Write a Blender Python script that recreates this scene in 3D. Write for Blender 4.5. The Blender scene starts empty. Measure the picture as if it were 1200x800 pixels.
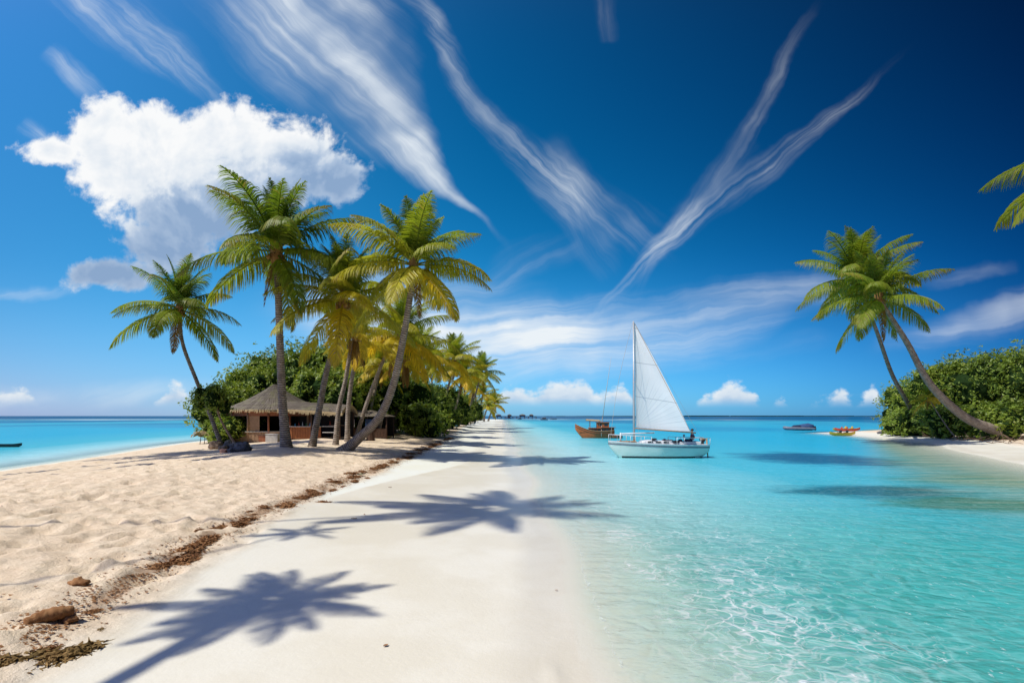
import bpy, bmesh, math, random
import numpy as np
from mathutils import Vector, Matrix
sc = bpy.context.scene
COL = sc.collection
PI = math.pi
# ---------------------------------------------------------------- node maths helper
class NT:
    def __init__(s, tree): s.t = tree
    def node(s, typ, **kw):
        n = s.t.nodes.new(typ)
        for k, v in kw.items(): setattr(n, k, v)
        return n
    def put(s, sock, v):
        if isinstance(v, F): v = v.s
        if hasattr(v, 'is_output') or isinstance(v, bpy.types.NodeSocket): s.t.links.new(v, sock)
        else: sock.default_value = v
    def m(s, op, a, b=None, c=None, clamp=False):
        n = s.node('ShaderNodeMath', operation=op, use_clamp=clamp)
        s.put(n.inputs[0], a)
        if b is not None: s.put(n.inputs[1], b)
        if c is not None: s.put(n.inputs[2], c)
        return F(s, n.outputs[0])
    def xyz(s, x, y, z=0.0):
        n = s.node('ShaderNodeCombineXYZ')
        s.put(n.inputs[0], x); s.put(n.inputs[1], y); s.put(n.inputs[2], z)
        return n.outputs[0]
    def sep(s, v):
        n = s.node('ShaderNodeSeparateXYZ'); s.t.links.new(v, n.inputs[0])
        return [F(s, o) for o in n.outputs]
    def noise(s, vec, scale=5.0, detail=4.0, rough=0.5, dist=0.0, col=False, dim='3D'):
        n = s.node('ShaderNodeTexNoise'); n.noise_dimensions = dim
        s.t.links.new(vec, n.inputs['Vector'])
        n.inputs['Scale'].default_value = scale; n.inputs['Detail'].default_value = detail
        n.inputs['Roughness'].default_value = rough; n.inputs['Distortion'].default_value = dist
        return n.outputs['Color'] if col else F(s, n.outputs[0])
    def mix(s, fac, a, b, blend='MIX'):
        n = s.node('ShaderNodeMix', data_type='RGBA', blend_type=blend)
        s.put(n.inputs[0], fac)
        for sock, v in ((n.inputs[6], a), (n.inputs[7], b)):
            if isinstance(v, (tuple, list)): v = tuple(v) + (1.0,) if len(v) == 3 else v
            s.put(sock, v)
        return n.outputs[2]
    def ss(s, x, a, b):                      # smoothstep a..b
        n = s.node('ShaderNodeMapRange', interpolation_type='SMOOTHSTEP')
        s.put(n.inputs[0], x)
        n.inputs[1].default_value = a; n.inputs[2].default_value = b
        n.inputs[3].default_value = 0.0; n.inputs[4].default_value = 1.0
        return F(s, n.outputs[0])
    def ramp(s, x, stops):
        n = s.node('ShaderNodeValToRGB'); s.put(n.inputs[0], x)
        e = n.color_ramp.elements
        while len(e) < len(stops): e.new(0.5)
        for i, (p, c) in enumerate(stops):
            e[i].position = p; e[i].color = tuple(c) + (1.0,)
        return n.outputs[0]
class F:
    def __init__(s, nt, sock): s.n = nt; s.s = sock
    def __add__(s, o): return s.n.m('ADD', s, o)
    __radd__ = __add__
    def __sub__(s, o): return s.n.m('SUBTRACT', s, o)
    def __rsub__(s, o): return s.n.m('SUBTRACT', o, s)
    def __mul__(s, o): return s.n.m('MULTIPLY', s, o)
    __rmul__ = __mul__
    def __truediv__(s, o): return s.n.m('DIVIDE', s, o)
    def __neg__(s): return s.n.m('MULTIPLY', s, -1.0)
    def max(s, o): return s.n.m('MAXIMUM', s, o)
    def min(s, o): return s.n.m('MINIMUM', s, o)
    def clamp(s): return s.n.m('ADD', s, 0.0, clamp=True)
    def pow(s, o): return s.n.m('POWER', s, o)
    def exp(s): return s.n.m('EXPONENT', s)
    def abs(s): return s.n.m('ABSOLUTE', s)

SUN_EL = math.radians(56); SUN_D = (0.88, 0.47)      # SUN_D: the way shadows fall on the ground

def build_world():
    w = bpy.data.worlds.new('World'); sc.world = w; w.use_nodes = True
    t = w.node_tree; t.nodes.clear(); N = NT(t)
    out = N.node('ShaderNodeOutputWorld'); bg = N.node('ShaderNodeBackground')
    t.links.new(bg.outputs[0], out.inputs[0])
    sky = N.node('ShaderNodeTexSky', sky_type='NISHITA', sun_disc=False)
    sky.sun_elevation = SUN_EL; sky.sun_rotation = math.atan2(-SUN_D[0], -SUN_D[1])
    sky.air_density = 1.0; sky.dust_density = 0.6; sky.ozone_density = 3.0; sky.altitude = 0
    tc = N.node('ShaderNodeTexCoord')
    dx, dy, dz = N.sep(tc.outputs['Generated'])
    yy = dy.max(0.08)
    u = dx / yy; v = dz / yy                     # direction of the sky seen over the sea
    front = N.ss(dy, 0.08, 0.2)
    # ---- clear sky: the physical sky, deepened the way a polarising filter does, most at 90 degrees from the sun
    cu = u.max(-1.1).min(1.1); cv = v.max(0.0).min(0.85)
    uvp = cu * cv; vv = cv * cv; uu = cu * cu; vvv = vv * cv
    def pol(k):
        return (cu * k[1] + cv * k[2] + uvp * k[3] + vv * k[4] + uu * k[5] + vvv * k[6] + k[0]).exp()
    pf = N.xyz(pol(POL[0]), pol(POL[1]), pol(POL[2]))
    base = N.mix(1.0, sky.outputs[0], pf, 'MULTIPLY')
    # ---- clouds
    def P(px, py): return ((px - 600) / 650, (487 - py) / 650)
    uv = N.xyz(u, v, 0.0)
    w1 = N.noise(uv, 3.2, 3, 0.55, col=True); w1 = N.sep(w1)
    w2 = N.noise(uv, 14.0, 3, 0.6, col=True); w2 = N.sep(w2)
    wu = u + (w1[0] - 0.5) * 0.08 + (w2[0] - 0.5) * 0.022
    wv = v + (w1[1] - 0.5) * 0.08 + (w2[1] - 0.5) * 0.022
    groups = {}
    def coords(deg, su, sv):
        key = (deg, su, sv)
        if key not in groups:
            th = math.radians(deg); c, s_ = math.cos(th), math.sin(th)
            la = wu * c + wv * s_; lb = wv * c - wu * s_
            ns = N.noise(N.xyz(la * su, lb * sv, float(deg)), 1.0, 5, 0.62, 0.5)
            n2 = N.noise(N.xyz(la * su * 0.55, lb * sv * 2.6, 5.0), 1.0, 3, 0.6)
            groups[key] = (la, lb, ns * 0.8 + n2 * 0.2)
        return groups[key]
    def stroke(pts, amp, deg, edge=1.0, lo=0.34, hi=0.68, su=1.9, sv=30.0, fill=0.12, pt=0.95):
        # pts: (px, py, halfwidth px, strength): a curved band, read from one colour ramp
        la, lb, ns = coords(deg, su, sv)
        th = math.radians(deg); c, s_ = math.cos(th), math.sin(th)
        q = sorted((P(p[0], p[1])[0] * c + P(p[0], p[1])[1] * s_, P(p[0], p[1])[1] * c - P(p[0], p[1])[0] * s_, p[2] / 650, p[3]) for p in pts)
        dd = (q[-1][0] - q[0][0]) * 0.10
        q = [(q[0][0] - 2 * dd, q[0][1], q[0][2], 0.0), (q[0][0] - dd, q[0][1], q[0][2], 0.0)] + q + [(q[-1][0] + dd, q[-1][1], q[-1][2], 0.0), (q[-1][0] + 2 * dd, q[-1][1], q[-1][2], 0.0), (q[-1][0] + 3 * dd, q[-1][1], q[-1][2], 0.0)]
        s0, s1 = q[0][0], q[-1][0]
        t0 = min(k[1] for k in q) - 0.01; tr = max(k[1] for k in q) - t0 + 0.02
        rp = N.node('ShaderNodeValToRGB'); rp.color_ramp.interpolation = 'B_SPLINE' if len(q) > 2 else 'EASE'
        N.put(rp.inputs[0], N.m('MULTIPLY_ADD', la, 1 / (s1 - s0), -s0 / (s1 - s0)))
        e = rp.color_ramp.elements
        while len(e) < len(q): e.new(0.5)
        for i, k in enumerate(q):
            e[i].position = (k[0] - s0) / (s1 - s0); e[i].color = ((k[1] - t0) / tr, k[2] * 4, k[3], 1)
        R, G, B = N.sep(rp.outputs[0])
        d = (lb - N.m('MULTIPLY_ADD', R, tr, t0)).abs() / (G * 0.25)
        k = (1.0 - d * (1.25 - ns * 0.5)).max(0.0).min(1.0)      # soft across the band, frayed by the fibres
        soft = k * k * (3.0 - k * 2.0)
        return soft * (N.ss(ns, lo, hi) * (1.0 - fill) + fill) * (patch * pt + (0.22 if pt > 0.9 else 0.55)) * B * amp
    patch = N.ss(N.noise(N.xyz(wu, wv, 9.0), 4.0, 3, 0.55), 0.34, 0.66)
    cir = None
    for pts, amp, deg, kw in CIRRUS:
        s_ = stroke(pts, amp, deg, **kw)
        inv = 1.0 - s_
        cir = inv if cir is None else cir * inv
    cir = 1.0 - cir
    # cumulus: ellipses eroded with fractal noise
    fb = N.noise(uv, 9.0, 9, 0.60, 0.25)
    fz = N.noise(N.xyz(u + 0.012, v + 0.02, 0.0), 9.0, 4, 0.60, 0.25)   # the same noise a step towards the light
    acc = None
    for (px, py, rx, ry) in BIG:
        cx, cy = P(px, py)
        n = N.node('ShaderNodeVectorMath', operation='MULTIPLY_ADD'); t.links.new(uv, n.inputs[0])
        n.inputs[1].default_value = (650.0 / rx, 650.0 / ry, 0); n.inputs[2].default_value = (-cx * 650.0 / rx, -cy * 650.0 / ry, 0)
        l = N.node('ShaderNodeVectorMath', operation='LENGTH'); t.links.new(n.outputs[0], l.inputs[0])
        k = F(N, l.outputs['Value'])
        acc = k if acc is None else N.m('SMOOTH_MIN', acc, k, 0.35)
    big = (1.0 - acc) * 1.2 + (fb - 0.5) * 2.4 + (N.noise(uv, 34.0, 5, 0.6) - 0.5) * 0.5
    abig = N.ss(big, -0.02, 0.38)
    # bright tops, grey blue belly towards the lower left
    cvx = N.ss(v + (fb - 0.5) * 0.10 - (u + 0.5) * 0.30, P(0, 250)[1], P(0, 165)[1])
    relief = ((fb - fz) * 4.5 + 0.5).clamp()
    thick = N.ss(big, 0.0, 0.8)
    lit = (cvx * 0.85 + (1.0 - thick) * 0.38 + (relief - 0.5) * 0.40).clamp()
    ccol = N.ramp(lit, [(0.0, (2.6, 3.9, 6.0)), (0.35, (4.2, 5.4, 7.2)), (0.65, (7.6, 8.2, 8.9)), (1.0, (9.5, 9.6, 9.7))])
    # low row of cumulus over the horizon: the height of its tops along the horizon comes from one ramp
    fl = N.noise(N.xyz(u, v * 1.5, 3.3), 24.0, 6, 0.6)
    rp = N.node('ShaderNodeValToRGB'); rp.color_ramp.interpolation = 'EASE'
    N.put(rp.inputs[0], N.m('MULTIPLY_ADD', u, 0.5, 0.5))
    e = rp.color_ramp.elements
    while len(e) < len(LOWTOP): e.new(0.5)
    for i, (px, h) in enumerate(LOWTOP):
        e[i].position = ((px - 600) / 650) * 0.5 + 0.5; e[i].color = (h / 58, h / 58, h / 58, 1)
    top = F(N, rp.outputs[0]) * (60 / 650)
    alow = N.ss(top - v + (fl - 0.5) * 0.075, 0.0, 0.02) * N.ss(v, 0.012, 0.034) * N.ss(top, 0.012, 0.03)
    lowl = N.ss(v + (fl - 0.5) * 0.05 - top * 0.55, -0.02, 0.025)
    lcol = N.mix(lowl, (4.3, 5.8, 7.7), (8.4, 8.8, 9.1))
    haze = N.ss(v, 0.30, 0.0) * (N.ss(u, 1.0, -0.6) * 0.30 + 0.06)
    base = N.mix(N.ss(u, 0.0, -1.0) * front * 0.22, base, (1.6, 4.2, 8.6))
    col = N.mix(haze * front, base, (2.2, 5.6, 8.4))
    col = N.mix((cir * front).clamp(), col, (8.3, 8.9, 9.4))
    col = N.mix((alow * front * 0.9).clamp(), col, lcol)
    col = N.mix((abig * front).clamp(), col, ccol)
    N.put(bg.inputs[0], col); bg.inputs[1].default_value = 0.1
    w.cycles.sampling_method = 'MANUAL'; w.cycles.sample_map_resolution = 512
# the clouds, by their direction from the beach
CIRRUS = [
    ([(60, -60, 50, 0.8), (130, 10, 42, 1), (190, 60, 34, 0.9), (262, 122, 12, 0)], 0.75, -44, {}),
    ([(290, -130, 150, 1), (372, 10, 128, 1), (425, 100, 88, 1), (474, 170, 44, 1), (515, 217, 17, 1), (552, 252, 6, 0.5)], 0.98, -44, dict(fill=0.42, sv=22.0)),
    ([(440, -70, 20, 0.2), (502, 30, 17, 0.8), (530, 90, 20, 1), (578, 140, 20, 0.9), (630, 190, 30, 1), (680, 240, 46, 1), (735, 268, 44, 0.5), (770, 290, 30, 0)], 0.62, -44, dict(fill=0.0)),
    ([(648, 170, 22, 0), (672, 215, 34, 0.6), (700, 290, 34, 0.5), (712, 320, 20, 0)], 0.6, -60, {}),
    ([(560, 340, 12, 0.0), (598, 305, 34, 1), (680, 292, 20, 0)], 0.6, 24, {}),
    ([(1050, 68, 6, 0), (985, 122, 11, 0.5), (920, 180, 20, 0.9), (850, 228, 25, 1), (790, 275, 19, 1), (748, 322, 11, 1), (706, 354, 6, 0.9)], 0.6, 40, dict(fill=0.0)),
    ([(950, 10, 9, 0), (905, 95, 13, 0.6), (858, 180, 20, 1), (808, 240, 17, 1), (765, 310, 12, 0.5)], 0.45, 58, dict(fill=0.0)),
    ([(880, 170, 10, 0), (840, 215, 26, 0.6), (790, 250, 12, 0)], 0.5, 48, {}),
    ([(700, -30, 18, 0.6), (712, 45, 14, 0)], 0.6, -80, {}),
    ([(400, 355, 56, 0.9), (540, 388, 80, 1), (660, 402, 70, 1), (760, 394, 56, 1), (860, 370, 46, 0.85), (930, 350, 36, .5), (1010, 325, 24, 0)], 1.2, 6, dict(su=1.5, sv=24.0, fill=0.25, pt=0.5)),
    ([(560, 434, 18, 0.6), (700, 428, 22, 0.9), (830, 416, 22, 0.8), (960, 402, 14, 0)], 0.9, 6, dict(su=1.8, sv=17.0)),
    ([(1030, 405, 18, 0), (1130, 374, 30, 0.9), (1260, 345, 32, 1)], 0.55, 6, dict(su=1.8, sv=17.0)),
    ([(1070, 330, 8, 0), (1130, 320, 13, 1), (1190, 310, 9, 0)], 0.4, 6, dict(su=1.8, sv=17.0)),
    ([(60, 55, 16, 0), (95, 86, 22, 1), (122, 110, 14, 0)], 0.8, -44, {}),
    ([(30, 150, 16, 0), (60, 176, 22, 0.9), (96, 190, 16, 0)], 0.75, -44, dict(su=6.0)),
    ([(-30, 335, 10, 1), (40, 337, 11, 0.8), (85, 338, 7, 0)], 0.55, 6, dict(su=1.8, sv=17.0)),
    ([(715, 382, 8, 0), (742, 370, 18, 1), (775, 358, 9, 0)], 0.9, 24, {}),
    ([(-20, 460, 22, 1), (120, 466, 24, 0.8), (262, 462, 18, 0.6)], 0.5, 6, dict(su=1.8, sv=17.0)),
]
BIG = [(170, 185, 105, 72), (255, 180, 95, 66), (335, 195, 92, 58), (215, 235, 100, 62), (200, 285, 62, 46),
       (130, 322, 64, 22), (392, 212, 42, 34), (62, 178, 40, 22), (128, 160, 60, 45)]
LOWTOP = [(0, 30), (30, 34), (60, 8), (170, 8), (205, 40), (240, 10), (570, 20), (600, 38), (625, 30), (645, 42), (685, 44), (700, 26), (730, 36),
          (752, 12), (805, 6), (830, 24), (855, 42), (882, 32), (898, 12), (915, 24), (932, 8), (952, 18), (966, 16), (984, 36), (1003, 14), (1022, 36), (1040, 8)]
POL = [[-0.58, -1.547, -7.697, -0.563, -7.516, -0.744, 18.245], [0.196, -0.519, -2.32, -1.094, 2.233, -0.757, -0.914], [0.798, -0.227, -3.661, -1.188, 5.393, -0.513, -3.04]]
# ---------------------------------------------------------------- camera
HCAM, FPX, HZ = 2.8, 650.0, 487.0
cd = bpy.data.cameras.new('camera'); cam = bpy.data.objects.new('camera', cd); COL.objects.link(cam)
cd.sensor_width = 36; cd.lens = 19.5; cd.shift_y = 87 / 1200; cd.clip_end = 20000; cd.clip_start = 0.05
cam.location = (0, 0, HCAM); cam.rotation_euler = (PI / 2, 0, 0); sc.camera = cam
sc.render.engine = 'CYCLES'
sc.view_settings.view_transform = 'Standard'; sc.view_settings.look = 'None'; sc.view_settings.exposure = 0
sc.cycles.use_denoising = True
sc.cycles.max_bounces = 6; sc.cycles.diffuse_bounces = 3; sc.cycles.glossy_bounces = 3; sc.cycles.transparent_max_bounces = 12
sc.cycles.transmission_bounces = 3
sc.cycles.sample_clamp_indirect = 5
build_world()
sl = bpy.data.lights.new('sun', 'SUN'); so = bpy.data.objects.new('sun', sl); COL.objects.link(so)
sl.energy = 4.5; sl.angle = math.radians(0.8); sl.color = (1.0, 0.955, 0.88)
_n = math.hypot(*SUN_D)
so.rotation_euler = Vector((-SUN_D[0] / _n * math.cos(SUN_EL), -SUN_D[1] / _n * math.cos(SUN_EL), math.sin(SUN_EL))).to_track_quat('Z', 'Y').to_euler()

# ---------------------------------------------------------------- terrain height
_rng = np.random.RandomState(5)
_T = _rng.rand(256, 256)
def vnoise(x, y):
    x = np.asarray(x, float); y = np.asarray(y, float)
    xi = np.floor(x).astype(int); yi = np.floor(y).astype(int); fx = x - xi; fy = y - yi
    fx = fx * fx * (3 - 2 * fx); fy = fy * fy * (3 - 2 * fy)
    g = lambda a, b: _T[a & 255, b & 255]
    return (g(xi, yi) * (1 - fx) + g(xi + 1, yi) * fx) * (1 - fy) + (g(xi, yi + 1) * (1 - fx) + g(xi + 1, yi + 1) * fx) * fy
def fbm(x, y, o=4):
    r = 0; a = 0.5
    for i in range(o): r = r + a * (vnoise(x * 2 ** i + 17 * i, y * 2 ** i + 31 * i) - 0.5); a *= 0.5
    return r
def sst(x, a, b):
    t = np.clip((x - a) / (b - a), 0, 1); return t * t * (3 - 2 * t)
YL = [-30, 5, 10, 28, 40, 55, 100, 200, 330, 420, 440]
XL = [-24, -23.5, -23.5, -25.8, -29, -33, -40, -50, -40, -14, -9]
def shore_r(y):
    y = np.asarray(y, float)
    return 0.85 - 0.0185 * np.maximum(0, y - 12) + 0.16 * np.sin(y * 0.55 + 1.0) * sst(y, 2, 12) * (1 - sst(y, 60, 120) * .5) + 0.5 * fbm(y * 0.11, y * 0 + 3.3, 3) - 7.5 * sst(y, 400, 440)
def berm_x(y): return np.interp(y, [-20, 4, 6.7, 9, 13, 20, 27, 40, 55, 120, 440], [-5.0, -5.3, -5.6, -5.9, -6.5, -6.5, -6.5, -6.6, -6.9, -9, -16]) + 0.5 * fbm(np.asarray(y) * 0.5, np.asarray(y) * 0 + 9, 3)
ISL = [(40, -20), (24, 14), (26.5, 24), (30, 32.5), (35, 43), (42, 55), (46.6, 72), (48.8, 84), (51, 92), (60, 98), (72, 104), (95, 110), (160, 118), (160, -20)]
def poly_sd(x, y, P):
    x = np.asarray(x, float); y = np.asarray(y, float)
    d = np.full(x.shape, 1e9); inside = np.zeros(x.shape, bool)
    for (ax, ay), (bx, by) in zip(P, P[1:] + P[:1]):
        ex, ey = bx - ax, by - ay; h = np.clip(((x - ax) * ex + (y - ay) * ey) / (ex * ex + ey * ey), 0, 1)
        d = np.minimum(d, np.hypot(x - ax - h * ex, y - ay - h * ey))
        c = ((ay > y) != (by > y)) & (x < ex * (y - ay) / (ey if ey else 1e-9) + ax)
        inside ^= c
    return np.where(inside, d, -d)
def sea(d):                                   # depth profile off a beach, d metres out
    return -(0.035 * d + 0.014 * d * d) / (1 + 0.006 * d * d)
def height(x, y):
    x = np.asarray(x, float); y = np.asarray(y, float)
    s = shore_r(y) - x; b = shore_r(y) - berm_x(y)
    sl_ = x - np.interp(y, YL, XL) + 1.2 * fbm(y * 0.08, x * 0 + 1.7, 3)
    up = 0.034 * s + (0.10 + 0.04 * fbm(x * .9, y * .9, 2)) * sst(s, b - 0.35, b + 0.3) + 0.030 * np.clip(s - b, 0, 9)
    land = np.minimum(up, 0.062 * sl_)
    land = land + 0.16 * fbm(x * 0.22, y * 0.22, 3) * sst(np.minimum(s - b, sl_ - 1.5), 0, 2.5) + 0.012 * fbm(x * 0.6, y * 0.35, 2) * sst(s, 0.3, 2)
    dl = np.minimum(s, sl_)
    h1 = np.where(dl > 0, np.maximum(land, 0.001), sea(-dl))
    di = poly_sd(x, y, ISL) + 1.4 * fbm(x * 0.12, y * 0.12, 3)
    h2 = np.where(di > 0, np.minimum(0.07 * di, 0.9 + 0.01 * di) + 0.15 * fbm(x * .25, y * .25, 3) * sst(di, 0, 4), sea(-di))
    return np.maximum(np.maximum(h1, h2), -3.0)
def hgt(x, y): return float(height(np.array([x]), np.array([y]))[0])
def at(px, py, Y):                            # the point of the place seen in direction (px, py) of a level view, Y metres away
    return Vector(((px - 600) / FPX * Y, Y, HCAM + (HZ - py) / FPX * Y))
def G(px, py, sea_level=False):               # the ground point there
    Y = np.geomspace(3, 900, 6000); x = (px - 600) / FPX * Y; z = HCAM + (HZ - py) / FPX * Y
    h = height(x, Y); h = np.maximum(h, 0) if sea_level else h
    i = int(np.argmax(z <= h)); return Vector((x[i], Y[i], h[i]))

# ---------------------------------------------------------------- object helpers
def prop(o, label=None, cat=None, group=None, kind=None):
    if label: o['label'] = label
    if cat: o['category'] = cat
    if group: o['group'] = group
    if kind: o['kind'] = kind
    return o
def empty(name, loc, rz=0.0, label=None, cat=None, group=None):
    o = bpy.data.objects.new(name, None); COL.objects.link(o); o.location = loc; o.rotation_euler = (0, 0, rz)
    o.empty_display_size = 0.2
    return prop(o, label, cat, group)
class MB:                                      # collects shapes for ONE mesh
    def __init__(s): s.v = []; s.f = []; s.m = []; s.cm = 0
    def add(s, vs, fs):
        n = len(s.v); s.v += [tuple(p) for p in vs]; s.f += [tuple(i + n for i in f) for f in fs]; s.m += [s.cm] * len(fs); return s
    def box(s, c, d, rz=0.0, rx=0.0, ry=0.0, bev=0.0):
        R = Matrix.Rotation(rz, 3, 'Z') @ Matrix.Rotation(ry, 3, 'Y') @ Matrix.Rotation(rx, 3, 'X'); c = Vector(c)
        hx, hy, hz = d[0] / 2, d[1] / 2, d[2] / 2
        if bev <= 0:
            vs = [c + R @ Vector((a * hx, b * hy, e * hz)) for e in (-1, 1) for a, b in ((-1, -1), (1, -1), (1, 1), (-1, 1))]
            return s.add(vs, [(3, 2, 1, 0), (4, 5, 6, 7), (0, 1, 5, 4), (1, 2, 6, 5), (2, 3, 7, 6), (3, 0, 4, 7)])
        vs = []
        for e, k in ((-hz, bev), (-hz + bev, 0), (hz - bev, 0), (hz, bev)):
            for a, b in ((-1, -1), (1, -1), (1, 1), (-1, 1)): vs.append(c + R @ Vector((a * (hx - k), b * (hy - k), e)))
        fs = [(3, 2, 1, 0), (12, 13, 14, 15)]
        for r in range(3):
            for i in range(4): j = (i + 1) % 4; fs.append((r * 4 + i, r * 4 + j, r * 4 + 4 + j, r * 4 + 4 + i))
        return s.add(vs, fs)
    def tube(s, pts, rad, n=8, cap=True, flat=1.0):
        pts = [Vector(p) for p in pts]; m = len(pts)
        rad = [rad] * m if isinstance(rad, (int, float)) else rad
        vs = []; fs = []; up = Vector((0.13, 0.29, 1)).normalized()
        t0 = (pts[1] - pts[0]).normalized(); a = t0.cross(up)
        a = a.normalized() if a.length > 1e-4 else Vector((1, 0, 0))
        for i, p in enumerate(pts):
            t = (pts[min(i + 1, m - 1)] - pts[max(i - 1, 0)]).normalized()
            a = (a - t * a.dot(t)).normalized(); b = t.cross(a)
            for k in range(n):
                an = 2 * PI * k / n; vs.append(p + (a * math.cos(an) + b * math.sin(an) * flat) * rad[i])
        for i in range(m - 1):
            for k in range(n): j = (k + 1) % n; fs.append((i * n + k, i * n + j, i * n + n + j, i * n + n + k))
        if cap: fs.append(tuple(range(n))[::-1]); fs.append(tuple((m - 1) * n + k for k in range(n)))
        return s.add(vs, fs)
    def blob(s, c, r, seed=0, n=10, amp=0.2, flat=1.0, fr=1.5):
        rs = r if isinstance(r, (tuple, list)) else (r, r, r * flat); vs = []; fs = []
        ph = random.Random(seed).random() * 50
        for i in range(n + 1):
            th = PI * i / n
            for k in range(2 * n):
                ps = PI * k / n; d = Vector((math.sin(th) * math.cos(ps), math.sin(th) * math.sin(ps), math.cos(th)))
                q = 1 + amp * (math.sin(d.x * fr * 2.3 + ph) + math.sin(d.y * fr * 3.1 + ph * 2) + math.sin(d.z * fr * 2.7 + ph * 3) + .6 * math.sin((d.x + d.y - d.z) * fr * 5 + ph)) / 2.5
                vs.append((c[0] + d.x * rs[0] * q, c[1] + d.y * rs[1] * q, c[2] + d.z * rs[2] * q))
        for i in range(n):
            for k in range(2 * n):
                j = (k + 1) % (2 * n); fs.append((i * 2 * n + k, i * 2 * n + 2 * n + k, i * 2 * n + 2 * n + j, i * 2 * n + j))
        return s.add(vs, fs)
    def obj(s, name, mats, parent=None, smooth=False, loc=None, **kw):
        me = bpy.data.meshes.new(name); me.from_pydata(s.v, [], s.f)
        for m in (mats if isinstance(mats, (list, tuple)) else [mats]): me.materials.append(m)
        if any(s.m): me.polygons.foreach_set('material_index', s.m)
        if smooth: me.polygons.foreach_set('use_smooth', [True] * len(s.f))
        me.update()
        return link(name, me, parent, loc, **kw)
def link(name, me, parent=None, loc=None, **kw):
    o = bpy.data.objects.new(name, me); COL.objects.link(o)
    if parent is not None: o.parent = parent
    if loc is not None: o.location = loc
    return prop(o, **kw)
def copy_tree(o, parent=None):
    c = o.copy(); COL.objects.link(c); c.parent = parent
    for ch in [k for k in o.children]: copy_tree(ch, c)
    return c

# ---------------------------------------------------------------- materials
def mat(name):
    m = bpy.data.materials.new(name); m.use_nodes = True; t = m.node_tree
    for n in list(t.nodes):
        if n.type != 'OUTPUT_MATERIAL' and n.type != 'BSDF_PRINCIPLED': t.nodes.remove(n)
    return m, NT(t), t.nodes['Principled BSDF'], t.nodes['Material Output']
def simple(name, c1, c2=None, scale=6.0, rough=0.7, bump=0.0, bscale=30.0, metal=0.0, stretch=(1, 1, 1), spec=0.4, c3=None):
    m, N, b, out = mat(name)
    tc = N.node('ShaderNodeTexCoord'); mp = N.node('ShaderNodeMapping'); N.t.links.new(tc.outputs['Object'], mp.inputs[0]); mp.inputs['Scale'].default_value = stretch
    c2 = c2 or tuple(k * 0.75 for k in c1)
    f = N.ss(N.noise(mp.outputs[0], scale, 6, 0.65), 0.32, 0.68)
    col = N.mix(f, c1, c2)
    if c3: col = N.mix(N.ss(N.noise(mp.outputs[0], scale * 3.1, 4, 0.6), 0.52, 0.68), col, c3)
    N.put(b.inputs['Base Color'], col); b.inputs['Roughness'].default_value = rough; b.inputs['Metallic'].default_value = metal
    b.inputs['Specular IOR Level'].default_value = spec
    if bump > 0:
        bp = N.node('ShaderNodeBump'); bp.inputs['Strength'].default_value = 1.0; bp.inputs['Distance'].default_value = bump
        N.put(bp.inputs['Height'], N.noise(mp.outputs[0], bscale, 5, 0.6)); N.t.links.new(bp.outputs[0], b.inputs['Normal'])
    return m
M = {}
M['bark'] = None
def palm_bark():
    m, N, b, out = mat('palm_bark')
    at_ = N.node('ShaderNodeAttribute', attribute_name='along'); l = F(N, at_.outputs['Fac'])
    tc = N.node('ShaderNodeTexCoord')
    n1 = N.noise(tc.outputs['Object'], 3.0, 5, 0.65); n2 = N.noise(tc.outputs['Object'], 22.0, 4, 0.6)
    ring = N.m('FRACT', l * 7.5 + (n1 - 0.5) * 1.2)
    rg = N.ss(ring, 0.0, 0.22) * N.ss(ring, 1.0, 0.6)
    c = N.mix(N.ss(n1, 0.35, 0.65), (0.26, 0.205, 0.155), (0.44, 0.37, 0.29))
    c = N.mix(rg * -0.75 + 0.80, c, (0.11, 0.08, 0.055))
    c = N.mix(N.ss(n2, 0.55, 0.75) * 0.5, c, (0.5, 0.46, 0.38))
    N.put(b.inputs['Base Color'], c); b.inputs['Roughness'].default_value = 0.9; b.inputs['Specular IOR Level'].default_value = 0.15
    bp = N.node('ShaderNodeBump'); bp.inputs['Distance'].default_value = 0.05; N.put(bp.inputs['Height'], rg + n2 * 0.6); N.t.links.new(bp.outputs[0], b.inputs['Normal'])
    return m
M['bark'] = palm_bark()
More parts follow.
